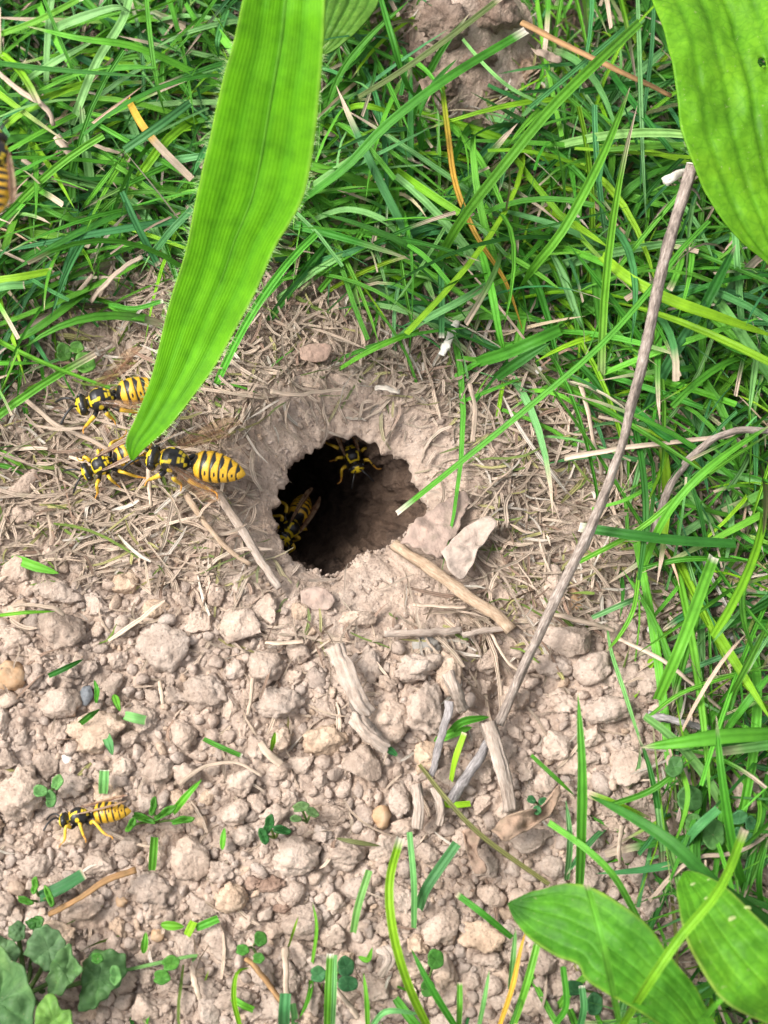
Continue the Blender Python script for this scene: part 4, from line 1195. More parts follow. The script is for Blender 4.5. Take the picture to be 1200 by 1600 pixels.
stick('twig', [(1210, 672, 1.4), (1150, 673, 1.5), (1100, 697, 1.4), (1058, 742, 1.1), (1032, 800, .8), (1018, 862, .4)], 9, 13, M_TWIG, 'curved brown twig coming in from the right edge', 'twig', n=60)
stick('twig', [(703, 1095, .7), (696, 1130, .7), (684, 1170, .5), (674, 1212, .4)], 13, 10, M_GREYTWIG, 'small grey splinter left of the twig end tuft', 'twig', flat=.5)
stick('wood_chip', [(1012, 1116, .4), (1045, 1124, .5), (1080, 1133, .5), (1112, 1142, .4)], 14, 8, M_GREYTWIG, 'frayed grey wood chip lying above the wide level blade', 'wood chip', flat=.35, ridge=.7, rough=.4)
# straw stems and stalks one can tell apart
STK = [
 ('dry_stalk', [(615, 852, .35), (665, 882, .4), (720, 922, .4), (778, 962, .35), (800, 985, .3)], 18, 22, M_STALK, 'thick dusty stalk running down right from the rim of the hole', .7),
 ('dry_stalk', [(340, 770, .3), (375, 822, .35), (405, 872, .35), (436, 920, .3)], 13, 12, M_FIBRE, 'dusty stalk lying down the left flank of the hole', .7),
 ('dry_stalk', [(290, 770, .3), (330, 830, .35), (362, 862, .3), (392, 882, .25)], 9, 8, M_STALK, 'thinner stalk left of the dusty stalk beside the hole', .7),
 ('dry_straw', [(815, 34, 1.6), (880, 70, 1.9), (960, 107, 1.9), (1050, 149, 1.6)], 12, 9, M_STRAW, 'brown dry stem slanting from the molehill to the big leaf', .8),
 ('dry_straw', [(-5, 112, 1.4), (38, 146, 1.6), (75, 172, 1.6), (85, 196, 1.4)], 8, 8, M_STRAW, 'dry straw bent over grass at the left edge', .6),
 ('dry_straw', [(88, 212, 1.3), (102, 232, 1.2), (118, 250, 1.0)], 13, 12, M_STRAW, 'short pale straw end below the bent straw at left', .4),
 ('dry_straw', [(120, 213, .9), (155, 230, 1.0), (194, 242, .8)], 7, 6, M_STRAW, 'dry straw under the blunt cut bluish blade', .6),
 ('dry_straw', [(35, 248, .9), (80, 278, 1.0), (132, 295, .8)], 7, 6, M_STRAW, 'dry straw slanting right of the blurred wasp at left', .6),
 ('dry_straw', [(-5, 324, .9), (30, 308, 1.0), (62, 290, .9)], 11, 9, M_STRAW, 'thick dry straw below the wasp at the left edge', .6),
 ('dry_straw', [(140, 470, .6), (180, 430, .8), (222, 400, .8)], 9, 8, M_STRAW, 'dry straw leaning up toward the hanging leaf', .6),
 ('dry_straw', [(20, 600, .4), (80, 660, .5), (150, 690, .5), (200, 720, .4)], 8, 7, M_STRAW, 'long dry straw in the thatch at left', .6),
 ('dry_straw', [(30, 520, .5), (60, 500, .7), (100, 480, .7), (145, 430, .8)], 9, 7, M_STRAW, 'long dry straw below the left lawn', .6),
 ('dry_straw', [(883, 715, .9), (945, 705, 1.2), (990, 698, 1.3), (1120, 684, 1.3), (1150, 676, 1.2)], 11, 9, M_STRAW, 'whitish flat straw crossing behind the twig', .4),
 ('dry_straw', [(908, 600, .8), (922, 660, 1.0), (941, 742, .5)], 8, 6, M_STRAW, 'upright straw left of the twig', .6),
 ('dry_straw', [(738, 690, .4), (742, 640, .7), (735, 600, .8)], 8, 7, M_STRAW, 'upright straw right of the hole', .6),
 ('dry_straw', [(965, 997, .5), (1042, 1036, .7), (1126, 1108, .6)], 7, 5, M_STRAW, 'thin greenish straw over the stones at right', .7),
 ('dry_straw', [(960, 985, .3), (900, 968, .5), (868, 960, .4)], 8, 7, M_STRAW, 'dry straw on the broad smooth slab', .6),
 ('dry_straw', [(1020, 1118, .4), (1045, 1098, .5), (1088, 1072, .4)], 6, 5, M_STRAW, 'short straw above the frayed grey chip', .6),
 ('dry_straw', [(645, 945, .3), (690, 948, .35), (730, 948, .3)], 6, 6, M_STRAW, 'level dry straw below the rim of the hole', .6),
 ('dry_stalk', [(600, 990, .3), (660, 988, .35), (722, 984, .3)], 11, 11, M_FIBRE, 'dusty level stalk above the greyish pebble', .7),
 ('dry_stalk', [(722, 992, .3), (760, 985, .35), (800, 980, .3)], 8, 8, M_FIBRE, 'second dusty level stalk joining the thick stalk', .7),
 ('dry_straw', [(765, 985, .25), (790, 1030, .35), (812, 1050, .3)], 5, 5, M_STRAW, 'thin straw hanging from the thick dusty stalk', .8),
 ('dry_straw', [(415, 1003, .25), (440, 1005, .3), (475, 1003, .25)], 7, 7, M_STRAW, 'short level straw right of the rounded pitted clod', .6),
 ('dry_straw', [(422, 612, .3), (470, 617, .35), (500, 612, .35), (545, 608, .3)], 8, 6, M_STRAW, 'whitish straw lying level above the hole', .6),
 ('dry_straw', [(586, 606, .3), (605, 607, .35), (625, 612, .3)], 8, 7, M_STRAW, 'short white straw bit above the hole', .5),
 ('dry_straw', [(600, 375, .8), (640, 377, .9), (676, 384, .8)], 9, 8, M_STRAW, 'pinkish dry straw in the lawn above the hole', .5),
 ('dry_straw', [(78, 1428, .4), (130, 1400, .6), (170, 1375, .6), (213, 1360, .5)], 8, 10, M_STRAW, 'brown dry stem above the lobed weed', .8),
 ('dry_straw', [(280, 1225, .3), (320, 1198, .4), (370, 1192, .4), (410, 1212, .3)], 7, 5, M_STRAW, 'curved thin straw right of the round ball shaped clod', .8),
 ('dry_straw', [(407, 1160, .3), (420, 1178, .4), (440, 1195, .35)], 13, 12, M_STRAW, 'wide pale straw flake on soil at centre left', .3),
 ('dry_straw', [(250, 1065, .2), (252, 1080, .35), (255, 1100, .3)], 7, 6, M_STRAW, 'tiny upright straw below the smooth oval clod', .6),
 ('dry_straw', [(395, 1060, .3), (392, 1085, .35), (388, 1118, .25)], 7, 6, M_STRAW, 'straw bit between the pitted clod and the two lobed clod', .6),
 ('dry_straw', [(385, 1498, .3), (400, 1512, .4), (440, 1565, .3)], 9, 9, M_STRAW, 'brown stalk running down right near the bottom left', .7),
 ('dry_straw', [(446, 1480, .2), (447, 1515, .5), (448, 1555, .3)], 10, 9, M_STRAW, 'upright straw behind the broad cut stub', .5),
 ('dry_straw', [(508, 1530, .5), (535, 1560, .6), (560, 1590, .4)], 9, 8, M_STRAW, 'pale straw crossing the upright double blade', .5),
 ('dry_straw', [(300, 1510, .3), (305, 1535, .4), (312, 1562, .3)], 10, 7, M_STRAW, 'short thick straw near the bottom at left', .5),
 ('dry_straw', [(235, 700, .5), (234, 740, .6), (236, 790, .4)], 8, 7, M_STRAW, 'upright pale straw under the tip of the hanging leaf', .7),
 ('dry_straw', [(100, 960, .4), (80, 950, .45), (20, 945, .4)], 7, 7, M_STRAW, 'level straw on the low knobbly clod at left', .5),
 ('dry_straw', [(1015, 1405, .4), (1080, 1345, .8), (1150, 1330, .9), (1205, 1300, .8)], 7, 5, M_STRAW, 'thin straw in the grass above the corner leaf', .7),
 ('dry_straw', [(972, 1290, .3), (966, 1325, .6), (970, 1350, .4)], 8, 6, M_STRAW, 'upright straw left of the clod between the leaves', .6),
]
for nm, pts, a, b, m, lab, fl in STK:
    stick(nm, pts, a, b, m, lab, 'straw' if nm == 'dry_straw' else 'stalk', flat=fl, ridge=.3, rough=.18, n=26, sides=9, group='dry stems and stalks')
FIB = [
 ([(525, 1008, .55), (540, 1050, .6), (560, 1095, .5), (575, 1118, .35)], 27, 22, 'broad fibrous slab of dry stalk below the hole', .35),
 ([(552, 1118, .4), (575, 1145, .5), (605, 1168, .35)], 18, 22, 'round dusty stick end below the broad fibrous slab', .8),
 ([(700, 1050, .5), (712, 1080, .55), (726, 1110, .3)], 16, 14, 'dusty root bark on the right of the large warm tan clod', .5),
 ([(762, 1128, .5), (775, 1170, .5), (788, 1215, .45), (796, 1268, .3)], 18, 15, 'long flaky dry stalk below the lower twig end', .3),
 ([(650, 1225, .35), (655, 1260, .4), (652, 1295, .3)], 14, 12, 'upright flaky stalk piece at centre bottom', .4),
 ([(680, 1230, .3), (688, 1265, .35), (685, 1290, .25)], 12, 10, 'small shredded stalk beside the upright flaky one', .4),
 ([(598, 1480, .3), (608, 1500, .5), (592, 1525, .3)], 16, 10, 'pale husk behind the curved lime blade', .4),
 ([(1060, 1285, .3), (1075, 1215, .5), (1070, 1200, .4)], 8, 7, 'dry stalk among the clover', .6),
]
for pts, a, b, lab, fl in FIB:
    stick('dry_stalk', pts, a, b, M_FIBRE, lab, 'stalk', flat=fl, ridge=.75, rough=.10, n=30, sides=28, group='fibrous stalk pieces')
stick('wood_chip', [(714, 502, .5), (703, 525, .6), (690, 555, .5)], 14, 12, M_CUT, 'white papery chip standing at the lawn edge above the hole', 'wood chip', flat=.4, ridge=.5, rough=.3)
stick('wood_chip', [(845, 575, .6), (838, 582, .6)], 9, 8, M_CUT, 'tiny white fleck in the grass right of the hole', 'wood chip', flat=.6, n=8)

# ------------------------------------------------------------------ leaves
def polyleaf(name, pts, dz, col, m, teeth=0.0, nteeth=0, wav=.06, cup=0.0, rings=9, nb=64, label=None, cat=None, group=None, parent=None, zslope=(0, 0), thick=.025, vein=True, seed=0, dark=None):
    b = np.asarray(pts, float)
    if len(b) == 1:                       # (cx, cy, rx, ry, rot)
        cx, cy, rx, ry, rot = b[0]
        a = np.linspace(0, 2 * math.pi, nb, endpoint=False)
        e = np.stack([rx * np.cos(a), ry * np.sin(a)], -1)
        if name == 'leaflet': e = e * (1 - .22 * np.exp(-((a - math.pi) / .3) ** 2) + .04 * np.sin(a * 5 + seed))[:, None]
        c_, s_ = math.cos(math.radians(rot)), math.sin(math.radians(rot))
        o_ = np.stack([cx + e[:, 0] * c_ - e[:, 1] * s_, cy + e[:, 0] * s_ + e[:, 1] * c_], -1)
    else:
        o_ = spline(np.vstack([b, b[:1]]), nb + 1)[:nb]
    c = o_.mean(0)
    if nteeth:
        k = np.arange(nb) / nb * nteeth
        o_ = c + (o_ - c) * (1 + teeth * (np.abs(k % 1 - .5) * 2 - .5))[:, None]
    sc = o_.ptp(0).max() if hasattr(o_, 'ptp') else np.ptp(o_, 0).max()
    s = np.linspace(0, 1, rings)
    pp = c + s[:, None, None] * (o_ - c)[None]
    cen = G(c[0], c[1], dz)
    ww = U(pp[..., 0], pp[..., 1], cen[2])
    size = sc * PXC
    q = ww / size
    a = np.arctan2((o_ - c)[:, 1], (o_ - c)[:, 0])
    z = wav * size * fbm(q * 2.2 + seed, seed + 3, 3) + cup * size * s[:, None] ** 2
    if name == 'leaflet': z = z + .22 * size * np.abs(np.sin(a))[None] * s[:, None] ** 1.5
    if vein: z = z - .02 * size * np.abs(np.sin(a * 3 + seed))[None] ** 8 * np.sin(s * math.pi)[:, None]
    ww = ww + np.array([0, 0, 1]) * z[..., None]
    ww[..., 2] += (pp[..., 0] - c[0]) * PXC * zslope[0] - (pp[..., 1] - c[1]) * PXC * zslope[1]
    V = ww.reshape(-1, 3)
    F = grid_faces(rings, nb, True)[:, ::-1]
    C = np.repeat([col], len(V), 0) * (1 + .12 * fbm(V * 5, seed + 8, 3))[:, None]
    if vein: C = C * (1 + .35 * (np.abs(np.sin(a * 3 + seed)) ** 16)[None].repeat(rings, 0).ravel())[:, None]
    if dark is not None:
        w = (sstep(.3, 1, (s[:, None] + .25 * vnoise(q * 4, seed)))).ravel()[:, None]
        C = C * (1 - w) + np.array(dark) * w
    o = ob(name, V, F, m, dict(Col=np.clip(C, .005, .9), acr=np.zeros(len(V)), alo=np.zeros(len(V))), parent)
    sm = o.modifiers.new('thickness', 'SOLIDIFY')
    sm.thickness = thick * CM
    sm.offset = -1
    if label: tag(o, label, cat, group)
    return o
def strap_leaf(name, L, R, zL, col, parent, m=None, rows=70, cols=41, nv=5, cup=.10, wav=.05, seed=1, thick=.035, veinc=(1.35, 1.22, 1.3), holes=(), label=None, groove=.014, edge=None, gw=.045, mott=None):
    """leaf blade between two traced edges; zL: heights along it (cm, absolute). Returns object, midline points"""
    Ls, Rs = spline(np.array(L, float), rows), spline(np.array(R, float), rows)
    zr = np.interp(np.linspace(0, 1, rows), np.linspace(0, 1, len(zL)), zL)
    u = np.linspace(-1, 1, cols)
    a = U(Ls[:, 0], Ls[:, 1], zr)
    b = U(Rs[:, 0], Rs[:, 1], zr)
    ze = zr + cup * np.linalg.norm(b - a, axis=1)
    a, b = U(Ls[:, 0], Ls[:, 1], ze), U(Rs[:, 0], Rs[:, 1], ze)
    P = a[:, None] * ((1 - u) / 2)[None, :, None] + b[:, None] * ((1 + u) / 2)[None, :, None]
    wdt = np.linalg.norm(b - a, axis=1)
    vpos = np.linspace(-1, 1, nv + 2)[1:-1]
    t = np.linspace(0, 1, rows)
    g_ = sum(np.exp(-((u - v) / gw) ** 2) * (1.6 if abs(v) < .05 else 1) for v in vpos)
    z = cup * wdt[:, None] * (u ** 2 - 1)[None] - groove * g_[None] * np.clip(wdt / 1.2, 0, 1)[:, None]
    z = z + wav * wdt[:, None] * fbm(np.stack([np.repeat(u[None], rows, 0) * 1.5, np.repeat(t[:, None], cols, 1) * 6, np.full((rows, cols), seed)], -1), seed, 3)
    P[..., 2] += z
    V = P.reshape(-1, 3)
    F = grid_faces(rows, cols)
    gv = np.tile(np.clip(g_, 0, 1), rows)[:, None]
    base = np.array(col)
    C = base * (1 + .10 * fbm(V * 2.5, seed + 5, 3))[:, None]
    C = C * (1 + (np.array(veinc) - 1) * gv)
    if edge is not None:
        w = np.tile(sstep(.90, 1, np.abs(u)), rows)[:, None]
        C = C * (1 - w) + np.array(edge) * w
    uu, tt = np.tile(u, rows), np.repeat(t, cols)
    if mott is not None:
        w = (sstep(mott, 0.0, tt + .08 * fbm(V * 3, seed + 9, 3)) * .75)[:, None]
        C = C * (1 - w) + np.array((.022, .085, .012)) * w
    cut = np.zeros(len(V), bool)
    for hx, hy, hr in holes:
        q = PX(V)
        e = np.hypot(q[:, 0] - hx, q[:, 1] - hy)
        cut |= e < hr * .6
        ring = (e >= hr * .6) & (e < hr * 1.7)
        k_ = hr / np.maximum(e, 1e-6)
        ctr = V[np.argmin(e)]
        V[ring] = ctr + (V[ring] - ctr) * k_[ring, None]
    F = F[~cut[F].any(1)]
    o = ob(name, V, F, m or M_LEAF, dict(Col=np.clip(C, .004, .9), acr=uu, alo=tt), parent)
    sm = o.modifiers.new('thickness', 'SOLIDIFY')
    sm.thickness = thick * CM
    sm.offset = -1
    if label: o['label'] = label
    mid = P[:, cols // 2]
    return o, mid, P
def petiole(P0, P1, P2, r, parent, col):
    P = spline(np.array([P0, P1, P2]), 24)
    V, F = tube(P, np.linspace(r * .7, r, 24), 10)
    o = ob('petiole', V, F, M_LEAF, dict(Col=np.repeat([col], len(V), 0), acr=np.zeros(len(V)), alo=np.zeros(len(V))), parent)
    return o
LIME = (0.105, 0.33, 0.004)
# the ribwort leaf hanging in front of everything
base = np.array([-.6, 15.5, 0.0])
pl = empty('plantain_plant', base)
tag(pl, 'plant with one long bright green leaf hanging down over the nest hole', 'plant')
zl = [1.9, 2.3, 2.9, 3.7, 4.6, 5.5, 6.4, 7.2, 7.8, 8.2]
Lp = [(204, 718), (197, 690), (214, 650), (236, 590), (251, 530), (266, 470), (291, 390), (306, 310), (326, 220), (346, 130), (366, 60), (379, 0), (398, -90), (425, -200)]
Rp = [(208, 719), (226, 700), (262, 668), (300, 620), (336, 570), (370, 510), (402, 450), (430, 385), (452, 350), (476, 300), (491, 220), (498, 150), (504, 80), (507, 0), (506, -90), (478, -200)]
lf, mid, PP = strap_leaf('leaf', Lp, Rp, zl, LIME, pl, m=M_HANG, rows=110, cols=49, nv=3, cup=.12, wav=.03, seed=4, veinc=(.78, .86, .7), groove=.022, gw=.12, edge=(.20, .42, .035))
V, F = tube(mid[4:] - np.array([0, 0, .02]), np.linspace(.012, .05, len(mid) - 4), 8, .7)
ob('midrib', V, F, M_HANG, dict(Col=np.repeat([(.085, .26, .012)], len(V), 0), acr=np.zeros(len(V)), alo=np.zeros(len(V))), lf)
petiole(mid[-3], np.array([mid[-1][0] + .1, 13.0, 7.0]), base, .16, pl, (.12, .25, .03))
r = np.random.default_rng(9)
hp, hd = [], []
for k in range(420):
    e = PP[:, 0] if r.random() < .5 else PP[:, -1]
    i = r.integers(2, 80)
    f_ = r.random()
    p = e[i] * (1 - f_) + e[i + 1] * f_
    out_ = norm(e[i] - mid[i]) + r.normal(0, .35, 3)
    ln = r.uniform(.03, .12)
    hp.append(np.stack([p, p + out_ * ln * .5, p + out_ * ln + np.array([0, 0, -.03])]))
hp = np.array(hp)
V, F, acr, alo = ribbons(hp, np.repeat([[.005, .004, .001]], len(hp), 0), np.repeat([[0, 0, 1.0]], len(hp), 0), .1)
v_, f_ = stack(V, F)
o = ob('leaf_hairs', v_, f_, M_LEAF, dict(Col=np.repeat([(.35, .50, .22)], len(v_), 0), acr=np.zeros(len(v_)), alo=np.zeros(len(v_))), lf)
o['kind'] = 'stuff'
# big leaf at upper right
base = np.array([7.5, 15.0, 0.0])
pl = empty('plantain_plant', base)
tag(pl, 'plant with the big broad green leaf reaching in at the upper right corner', 'plant')
Lp = [(1226, 452), (1200, 412), (1160, 380), (1122, 332), (1091, 270), (1066, 200), (1059, 150), (1041, 60), (1019, 0), (1008, -70), (1030, -170)]
Rp = [(1232, 452), (1262, 420), (1290, 360), (1310, 280), (1305, 190), (1292, 110), (1275, 40), (1250, -30), (1222, -80), (1170, -130), (1100, -180)]
lf, mid, PP = strap_leaf('leaf', Lp, Rp, [3.6, 4.2, 4.7, 4.9, 4.6, 4.0], (.12, .31, .012), pl, rows=90, cols=61, nv=5, cup=.05, wav=.05, seed=14, holes=[(1191, 97, 8)], veinc=(.72, .8, .7), groove=.03)
petiole(mid[-2], np.array([6.3, 12.5, 3.4]), base, .17, pl, (.12, .25, .03))
# two leaves in the lower right corner, one rosette
base = U(1330, 1760, .0)
pl = empty('plantain_plant', base)
tag(pl, 'plantain rosette with two broad leaves in the lower right corner', 'plant')
Lp = [(794, 1414), (806, 1440), (830, 1470), (868, 1494), (902, 1508), (915, 1530), (945, 1550), (1000, 1582), (1060, 1625), (1150, 1690)]
Rp = [(798, 1410), (840, 1392), (882, 1381), (922, 1385), (962, 1406), (1010, 1442), (1046, 1490), (1086, 1540), (1120, 1600), (1200, 1680)]
lf, mid, PP = strap_leaf('leaf', Lp, Rp, [2.0, 2.4, 2.7, 2.6, 2.1, 1.2], (.07, .24, .016), pl, rows=80, cols=49, nv=5, cup=.06, wav=.05, seed=24, mott=.22, label='pointed leaf reaching left with dark mottled tip', edge=(.16, .30, .03))
V, F = tube(mid[3:] - np.array([0, 0, .01]), np.linspace(.012, .05, len(mid) - 3), 8, .7)
ob('midrib', V, F, M_LEAF, dict(Col=np.repeat([(.15, .30, .06)], len(V), 0), acr=np.zeros(len(V)), alo=np.zeros(len(V))), lf)
petiole(mid[-2], (mid[-2] + base) / 2 + np.array([0, 0, .3]), base, .14, pl, (.12, .25, .03))
Lp2 = [(1066, 1366), (1057, 1385), (1060, 1412), (1070, 1462), (1100, 1522), (1140, 1572), (1200, 1602), (1260, 1650)]
Rp2 = [(1076, 1362), (1100, 1368), (1132, 1386), (1170, 1420), (1205, 1455), (1250, 1500), (1290, 1560), (1310, 1640)]
lf, mid, PP = strap_leaf('leaf', Lp2, Rp2, [2.4, 2.9, 3.2, 3.1, 2.6, 1.8], (.085, .26, .014), pl, rows=70, cols=49, nv=5, cup=.08, wav=.05, seed=34, label='brighter corner leaf with pale specks', edge=(.2, .33, .05))
V, F = tube(mid[3:] - np.array([0, 0, .01]), np.linspace(.012, .05, len(mid) - 3), 8, .7)
ob('midrib', V, F, M_LEAF, dict(Col=np.repeat([(.17, .33, .06)], len(V), 0), acr=np.zeros(len(V)), alo=np.zeros(len(V))), lf)
petiole(mid[-2], (mid[-2] + base) / 2 + np.array([0, 0, .5]), base, .14, pl, (.12, .25, .03))
flat = PP.reshape(-1, 3)
fp = PX(flat)
for (sx, sy, a, b) in [(1084, 1382, 6, 3.5), (1110, 1377, 4, 2.5), (1128, 1401, 7, 3), (1168, 1420, 5, 3), (1147, 1436, 8, 5), (1105, 1404, 5, 4)]:
    p = flat[np.argmin(np.hypot(fp[:, 0] - sx, fp[:, 1] - sy))]
    v, f = ico(2)
    o = ob('pale_speck', v * np.array([a * PXC, b * PXC, .02]) + p + np.array([0, 0, .02]), f, M_LEAF, dict(Col=np.repeat([(.42, .5, .2)], len(v), 0), acr=np.zeros(len(v)), alo=np.zeros(len(v))), lf)
# leaf half hidden at the top centre
base = np.array([-1.2, 11.8, 0])
pl = empty('plantain_plant', base)
tag(pl, 'plant with a ribbed yellow green leaf beside the top of the hanging leaf', 'plant')
lf, mid, PP = strap_leaf('leaf', [(492, 92), (490, 60), (495, 20), (505, -30), (530, -70)], [(500, 90), (530, 72), (562, 45), (590, 5), (600, -60)], [1.6, 2.0, 1.9, 1.4], (.11, .24, .03), pl, rows=40, cols=41, nv=5, cup=.04, seed=44, groove=.04, veinc=(.6, .75, .6))
petiole(mid[-2], mid[-2] + np.array([0, 1.5, -.1]), base, .1, pl, (.12, .25, .03))
# lobed weed at the lower left
base = G(40, 1555, 0)
w = empty('lobed_weed', base)
tag(w, 'crinkled dull green weed with toothed leaves in the lower left corner', 'weed')
GR = (.11, .20, .085)
for k, (pts, dz, col, nt_, lab) in enumerate([
    ([(-40, 1500), (-5, 1482), (25, 1500), (50, 1530), (58, 1565), (55, 1605), (20, 1640), (-40, 1640)], 1.0, (.085, .175, .062), 9, None),
    ([(38, 1490), (52, 1458), (75, 1447), (98, 1462), (104, 1480), (112, 1498), (92, 1500), (78, 1518), (58, 1506)], .9, GR, 11, None),
    ([(70, 1528), (85, 1500), (108, 1476), (118, 1498), (131, 1515), (112, 1535), (96, 1552), (76, 1552)], 1.0, (.12, .225, .08), 9, None),
    ([(132, 1505), (150, 1488), (178, 1486), (196, 1494), (194, 1525), (172, 1555), (140, 1578), (122, 1574), (128, 1540)], .5, (.08, .17, .058), 11, None),
    ([(52, 1612), (62, 1572), (72, 1555), (90, 1560), (98, 1578), (113, 1582), (114, 1612), (90, 1630)], 1.3, (.15, .29, .06), 6, 'bright lime young leaf'),
    ([(-20, 1478), (0, 1464), (18, 1470), (32, 1482), (28, 1502), (5, 1510), (-20, 1505)], .7, GR, 7, None),
    ([(16, 1448), (30, 1440), (40, 1448), (38, 1466), (24, 1470), (14, 1462)], .6, GR, 6, None),
    ([(40, 1440), (60, 1430), (70, 1440), (62, 1450), (48, 1452)], .5, (.05, .16, .03), 5, None)]):
    o = polyleaf('leaf', pts, dz, col, M_LEAF, .12, nt_, .16, .03, 12, 96, parent=w, seed=50 + k, zslope=(.1, .1))
    if lab: o['label'] = lab
    c = np.mean(pts, 0)
    p1 = G(c[0], c[1], dz * .9)
    P = spline(np.array([p1, (p1 + base) / 2 + np.array([0, 0, -.1]), base]), 8)
    V, F = tube(P, np.full(8, .04), 6)
    ob('stem', V, F, M_LEAF, dict(Col=np.repeat([(.10, .17, .05)], len(V), 0), acr=np.zeros(len(V)), alo=np.zeros(len(V))), w)
# seedlings and clover
def seedling(name, cx, cy, leaflets, label, cat, col, dz=.45, group='seedlings and clover'):
    base = G(cx, cy, 0)
    e = empty(name, base)
    tag(e, label, cat, group)
    for k, (x, y, rx, ry, rot) in enumerate(leaflets):
        polyleaf('leaflet', [(x, y, rx, ry, rot)], dz + .06 * k, np.array(col) * (1 + .15 * math.sin(k * 2.3 + cx)), M_LEAF, 0, 0, .04, .05, 6, 28, parent=e, seed=int(cx) + k, zslope=(.15 * math.sin(k + cx), .15 * math.cos(k)), thick=.02)
        p1 = G(x, y, dz + .05 * k - .02)
        V, F = tube(spline(np.array([p1, (p1 + base) / 2 + np.array([0, 0, .1]), base]), 8), np.full(8, .022), 6)
        ob('stem', V, F, M_LEAF, dict(Col=np.repeat([(.14, .22, .06)], len(V), 0), acr=np.zeros(len(V)), alo=np.zeros(len(V))), e)
SG, SP, SB = (.07, .21, .035), (.13, .29, .09), (.05, .16, .06)
seedling('seedling', 78, 1246, [(90, 1224, 13, 9, -60), (80, 1250, 9, 14, 0), (63, 1237, 12, 10, 0)], 'tiny pale seedling with three leaflets left of the crawling wasp', 'seedling', SP)
seedling('seedling', 170, 1510, [(152, 1498, 10, 9, 0)], 'single round bright leaflet beside the lobed weed', 'seedling', SG, .9)
seedling('seedling', 182, 1545, [(181, 1525, 10, 16, 0)], 'pale shiny oval leaflet over the lobed weed', 'seedling', SP, 1.1)
seedling('seedling', 258, 1520, [(253, 1528, 14, 12, 0), (267, 1506, 15, 12, -20), (140, 1478, 13, 9, 10)][:2], 'seedling with two round leaflets at lower left', 'seedling', SG, .6)
seedling('seedling', 395, 1480, [(407, 1468, 11, 12, 0), (379, 1485, 11, 9, 0), (404, 1498, 10, 9, 0)], 'seedling with round leaflets right of the lower left clods', 'seedling', SG, .5)
seedling('clover', 840, 1258, [(830, 1250, 8, 6, 30), (848, 1253, 8, 6, -30), (839, 1267, 7, 8, 0)], 'tiny three leaved clover under the curled brown leaf', 'clover', SB)
seedling('clover', 1165, 1290, [(1154, 1279, 14, 11, -10), (1172, 1288, 10, 12, 0), (1153, 1303, 9, 10, 0), (1170, 1311, 9, 10, 0)], 'dark clover with round leaflets at the right edge', 'clover', SB, .8)
seedling('clover', 1085, 1285, [(1076, 1250, 22, 20, 0), (1113, 1306, 19, 24, 0), (1082, 1288, 14, 16, 0), (1053, 1200, 14, 18, 20)], 'pale large leaved clover between the blades at lower right', 'clover', (.085, .21, .06), .7)
seedling('clover', 518, 1530, [(497, 1523, 13, 13, 0), (540, 1511, 14, 16, 0), (543, 1538, 17, 13, 0)], 'bluish clover behind the upright double blade', 'clover', SB, .5)
seedling('clover', 118, 575, [(100, 553, 13, 14, 0), (133, 570, 17, 16, 0), (120, 545, 12, 10, 0)], 'clover with two round leaflets in straw above the left wasps', 'clover', (.09, .22, .04), .6)
seedling('clover', 940, 1555, [(928, 1570, 14, 18, 0), (895, 1545, 18, 12, 0)], 'dark clover under the pointed leaf', 'clover', SB, .5)
seedling('clover', 670, 1530, [(668, 1545, 12, 14, 0), (680, 1500, 14, 16, 0)], 'clover leaflets right of the curved lime blade', 'clover', SG, .4)
seedling('seedling', 430, 1310, [(420, 1290, 8, 16, 20), (440, 1298, 16, 7, 10), (412, 1308, 8, 14, -20)], 'small dark seedling tuft above the wide flat clod', 'seedling', (.03, .12, .03), .5)
seedling('seedling', 245, 1285, [(225, 1280, 20, 6, 20), (258, 1272, 22, 6, -30), (240, 1262, 6, 16, 10), (285, 1283, 20, 6, -10), (205, 1290, 6, 14, 30)], 'low green sprout behind the tail of the crawling wasp', 'seedling', (.07, .22, .025), .5)
seedling('seedling', 65, 1410, [(55, 1385, 6, 14, 10), (40, 1408, 14, 6, 20), (78, 1402, 6, 18, -20)], 'narrow leaved sprout above the lobed weed', 'seedling', (.08, .24, .03), .5)
seedling('seedling', 480, 1285, [(470, 1262, 14, 8, -10), (488, 1270, 12, 7, 30), (462, 1280, 10, 6, 0)], 'pale grey green sprout at the centre of the clods', 'seedling', (.11, .19, .07), .4)
# dead leaf scraps
polyleaf('dead_leaf', [(628, 848), (650, 815), (690, 785), (720, 770), (735, 778), (722, 810), (715, 835), (700, 850), (690, 872), (665, 868)], .42, (.33, .245, .20), M_DEADLEAF, .10, 15, .10, .0, 12, 80, label='pinkish brown dead leaf scrap on the right rim of the hole', cat='dead leaf', vein=False, seed=3, group='dead leaf scraps')
polyleaf('dead_leaf', [(690, 865), (712, 838), (740, 818), (765, 812), (775, 825), (762, 845), (748, 862), (738, 885), (720, 905), (702, 893)], .36, (.375, .30, .25), M_DEADLEAF, .05, 9, .16, .05, 12, 80, label='pale folded dead leaf scrap between the hole and the twig', cat='dead leaf', vein=False, seed=5, group='dead leaf scraps')
polyleaf('dead_leaf', [(468, 545), (490, 538), (518, 542), (512, 560), (488, 566), (470, 560)], .3, (.32, .22, .17), M_DEADLEAF, .05, 7, .08, label='reddish dead leaf scrap in the straw above the hole', cat='dead leaf', vein=False, seed=7, group='dead leaf scraps')
polyleaf('dead_leaf', [(470, 925), (495, 918), (520, 930), (518, 950), (490, 952), (472, 944)], .14, (.34, .255, .21), M_DEADLEAF, .05, 7, .08, label='reddish dead leaf scrap below the hole', cat='dead leaf', vein=False, seed=8, group='dead leaf scraps')
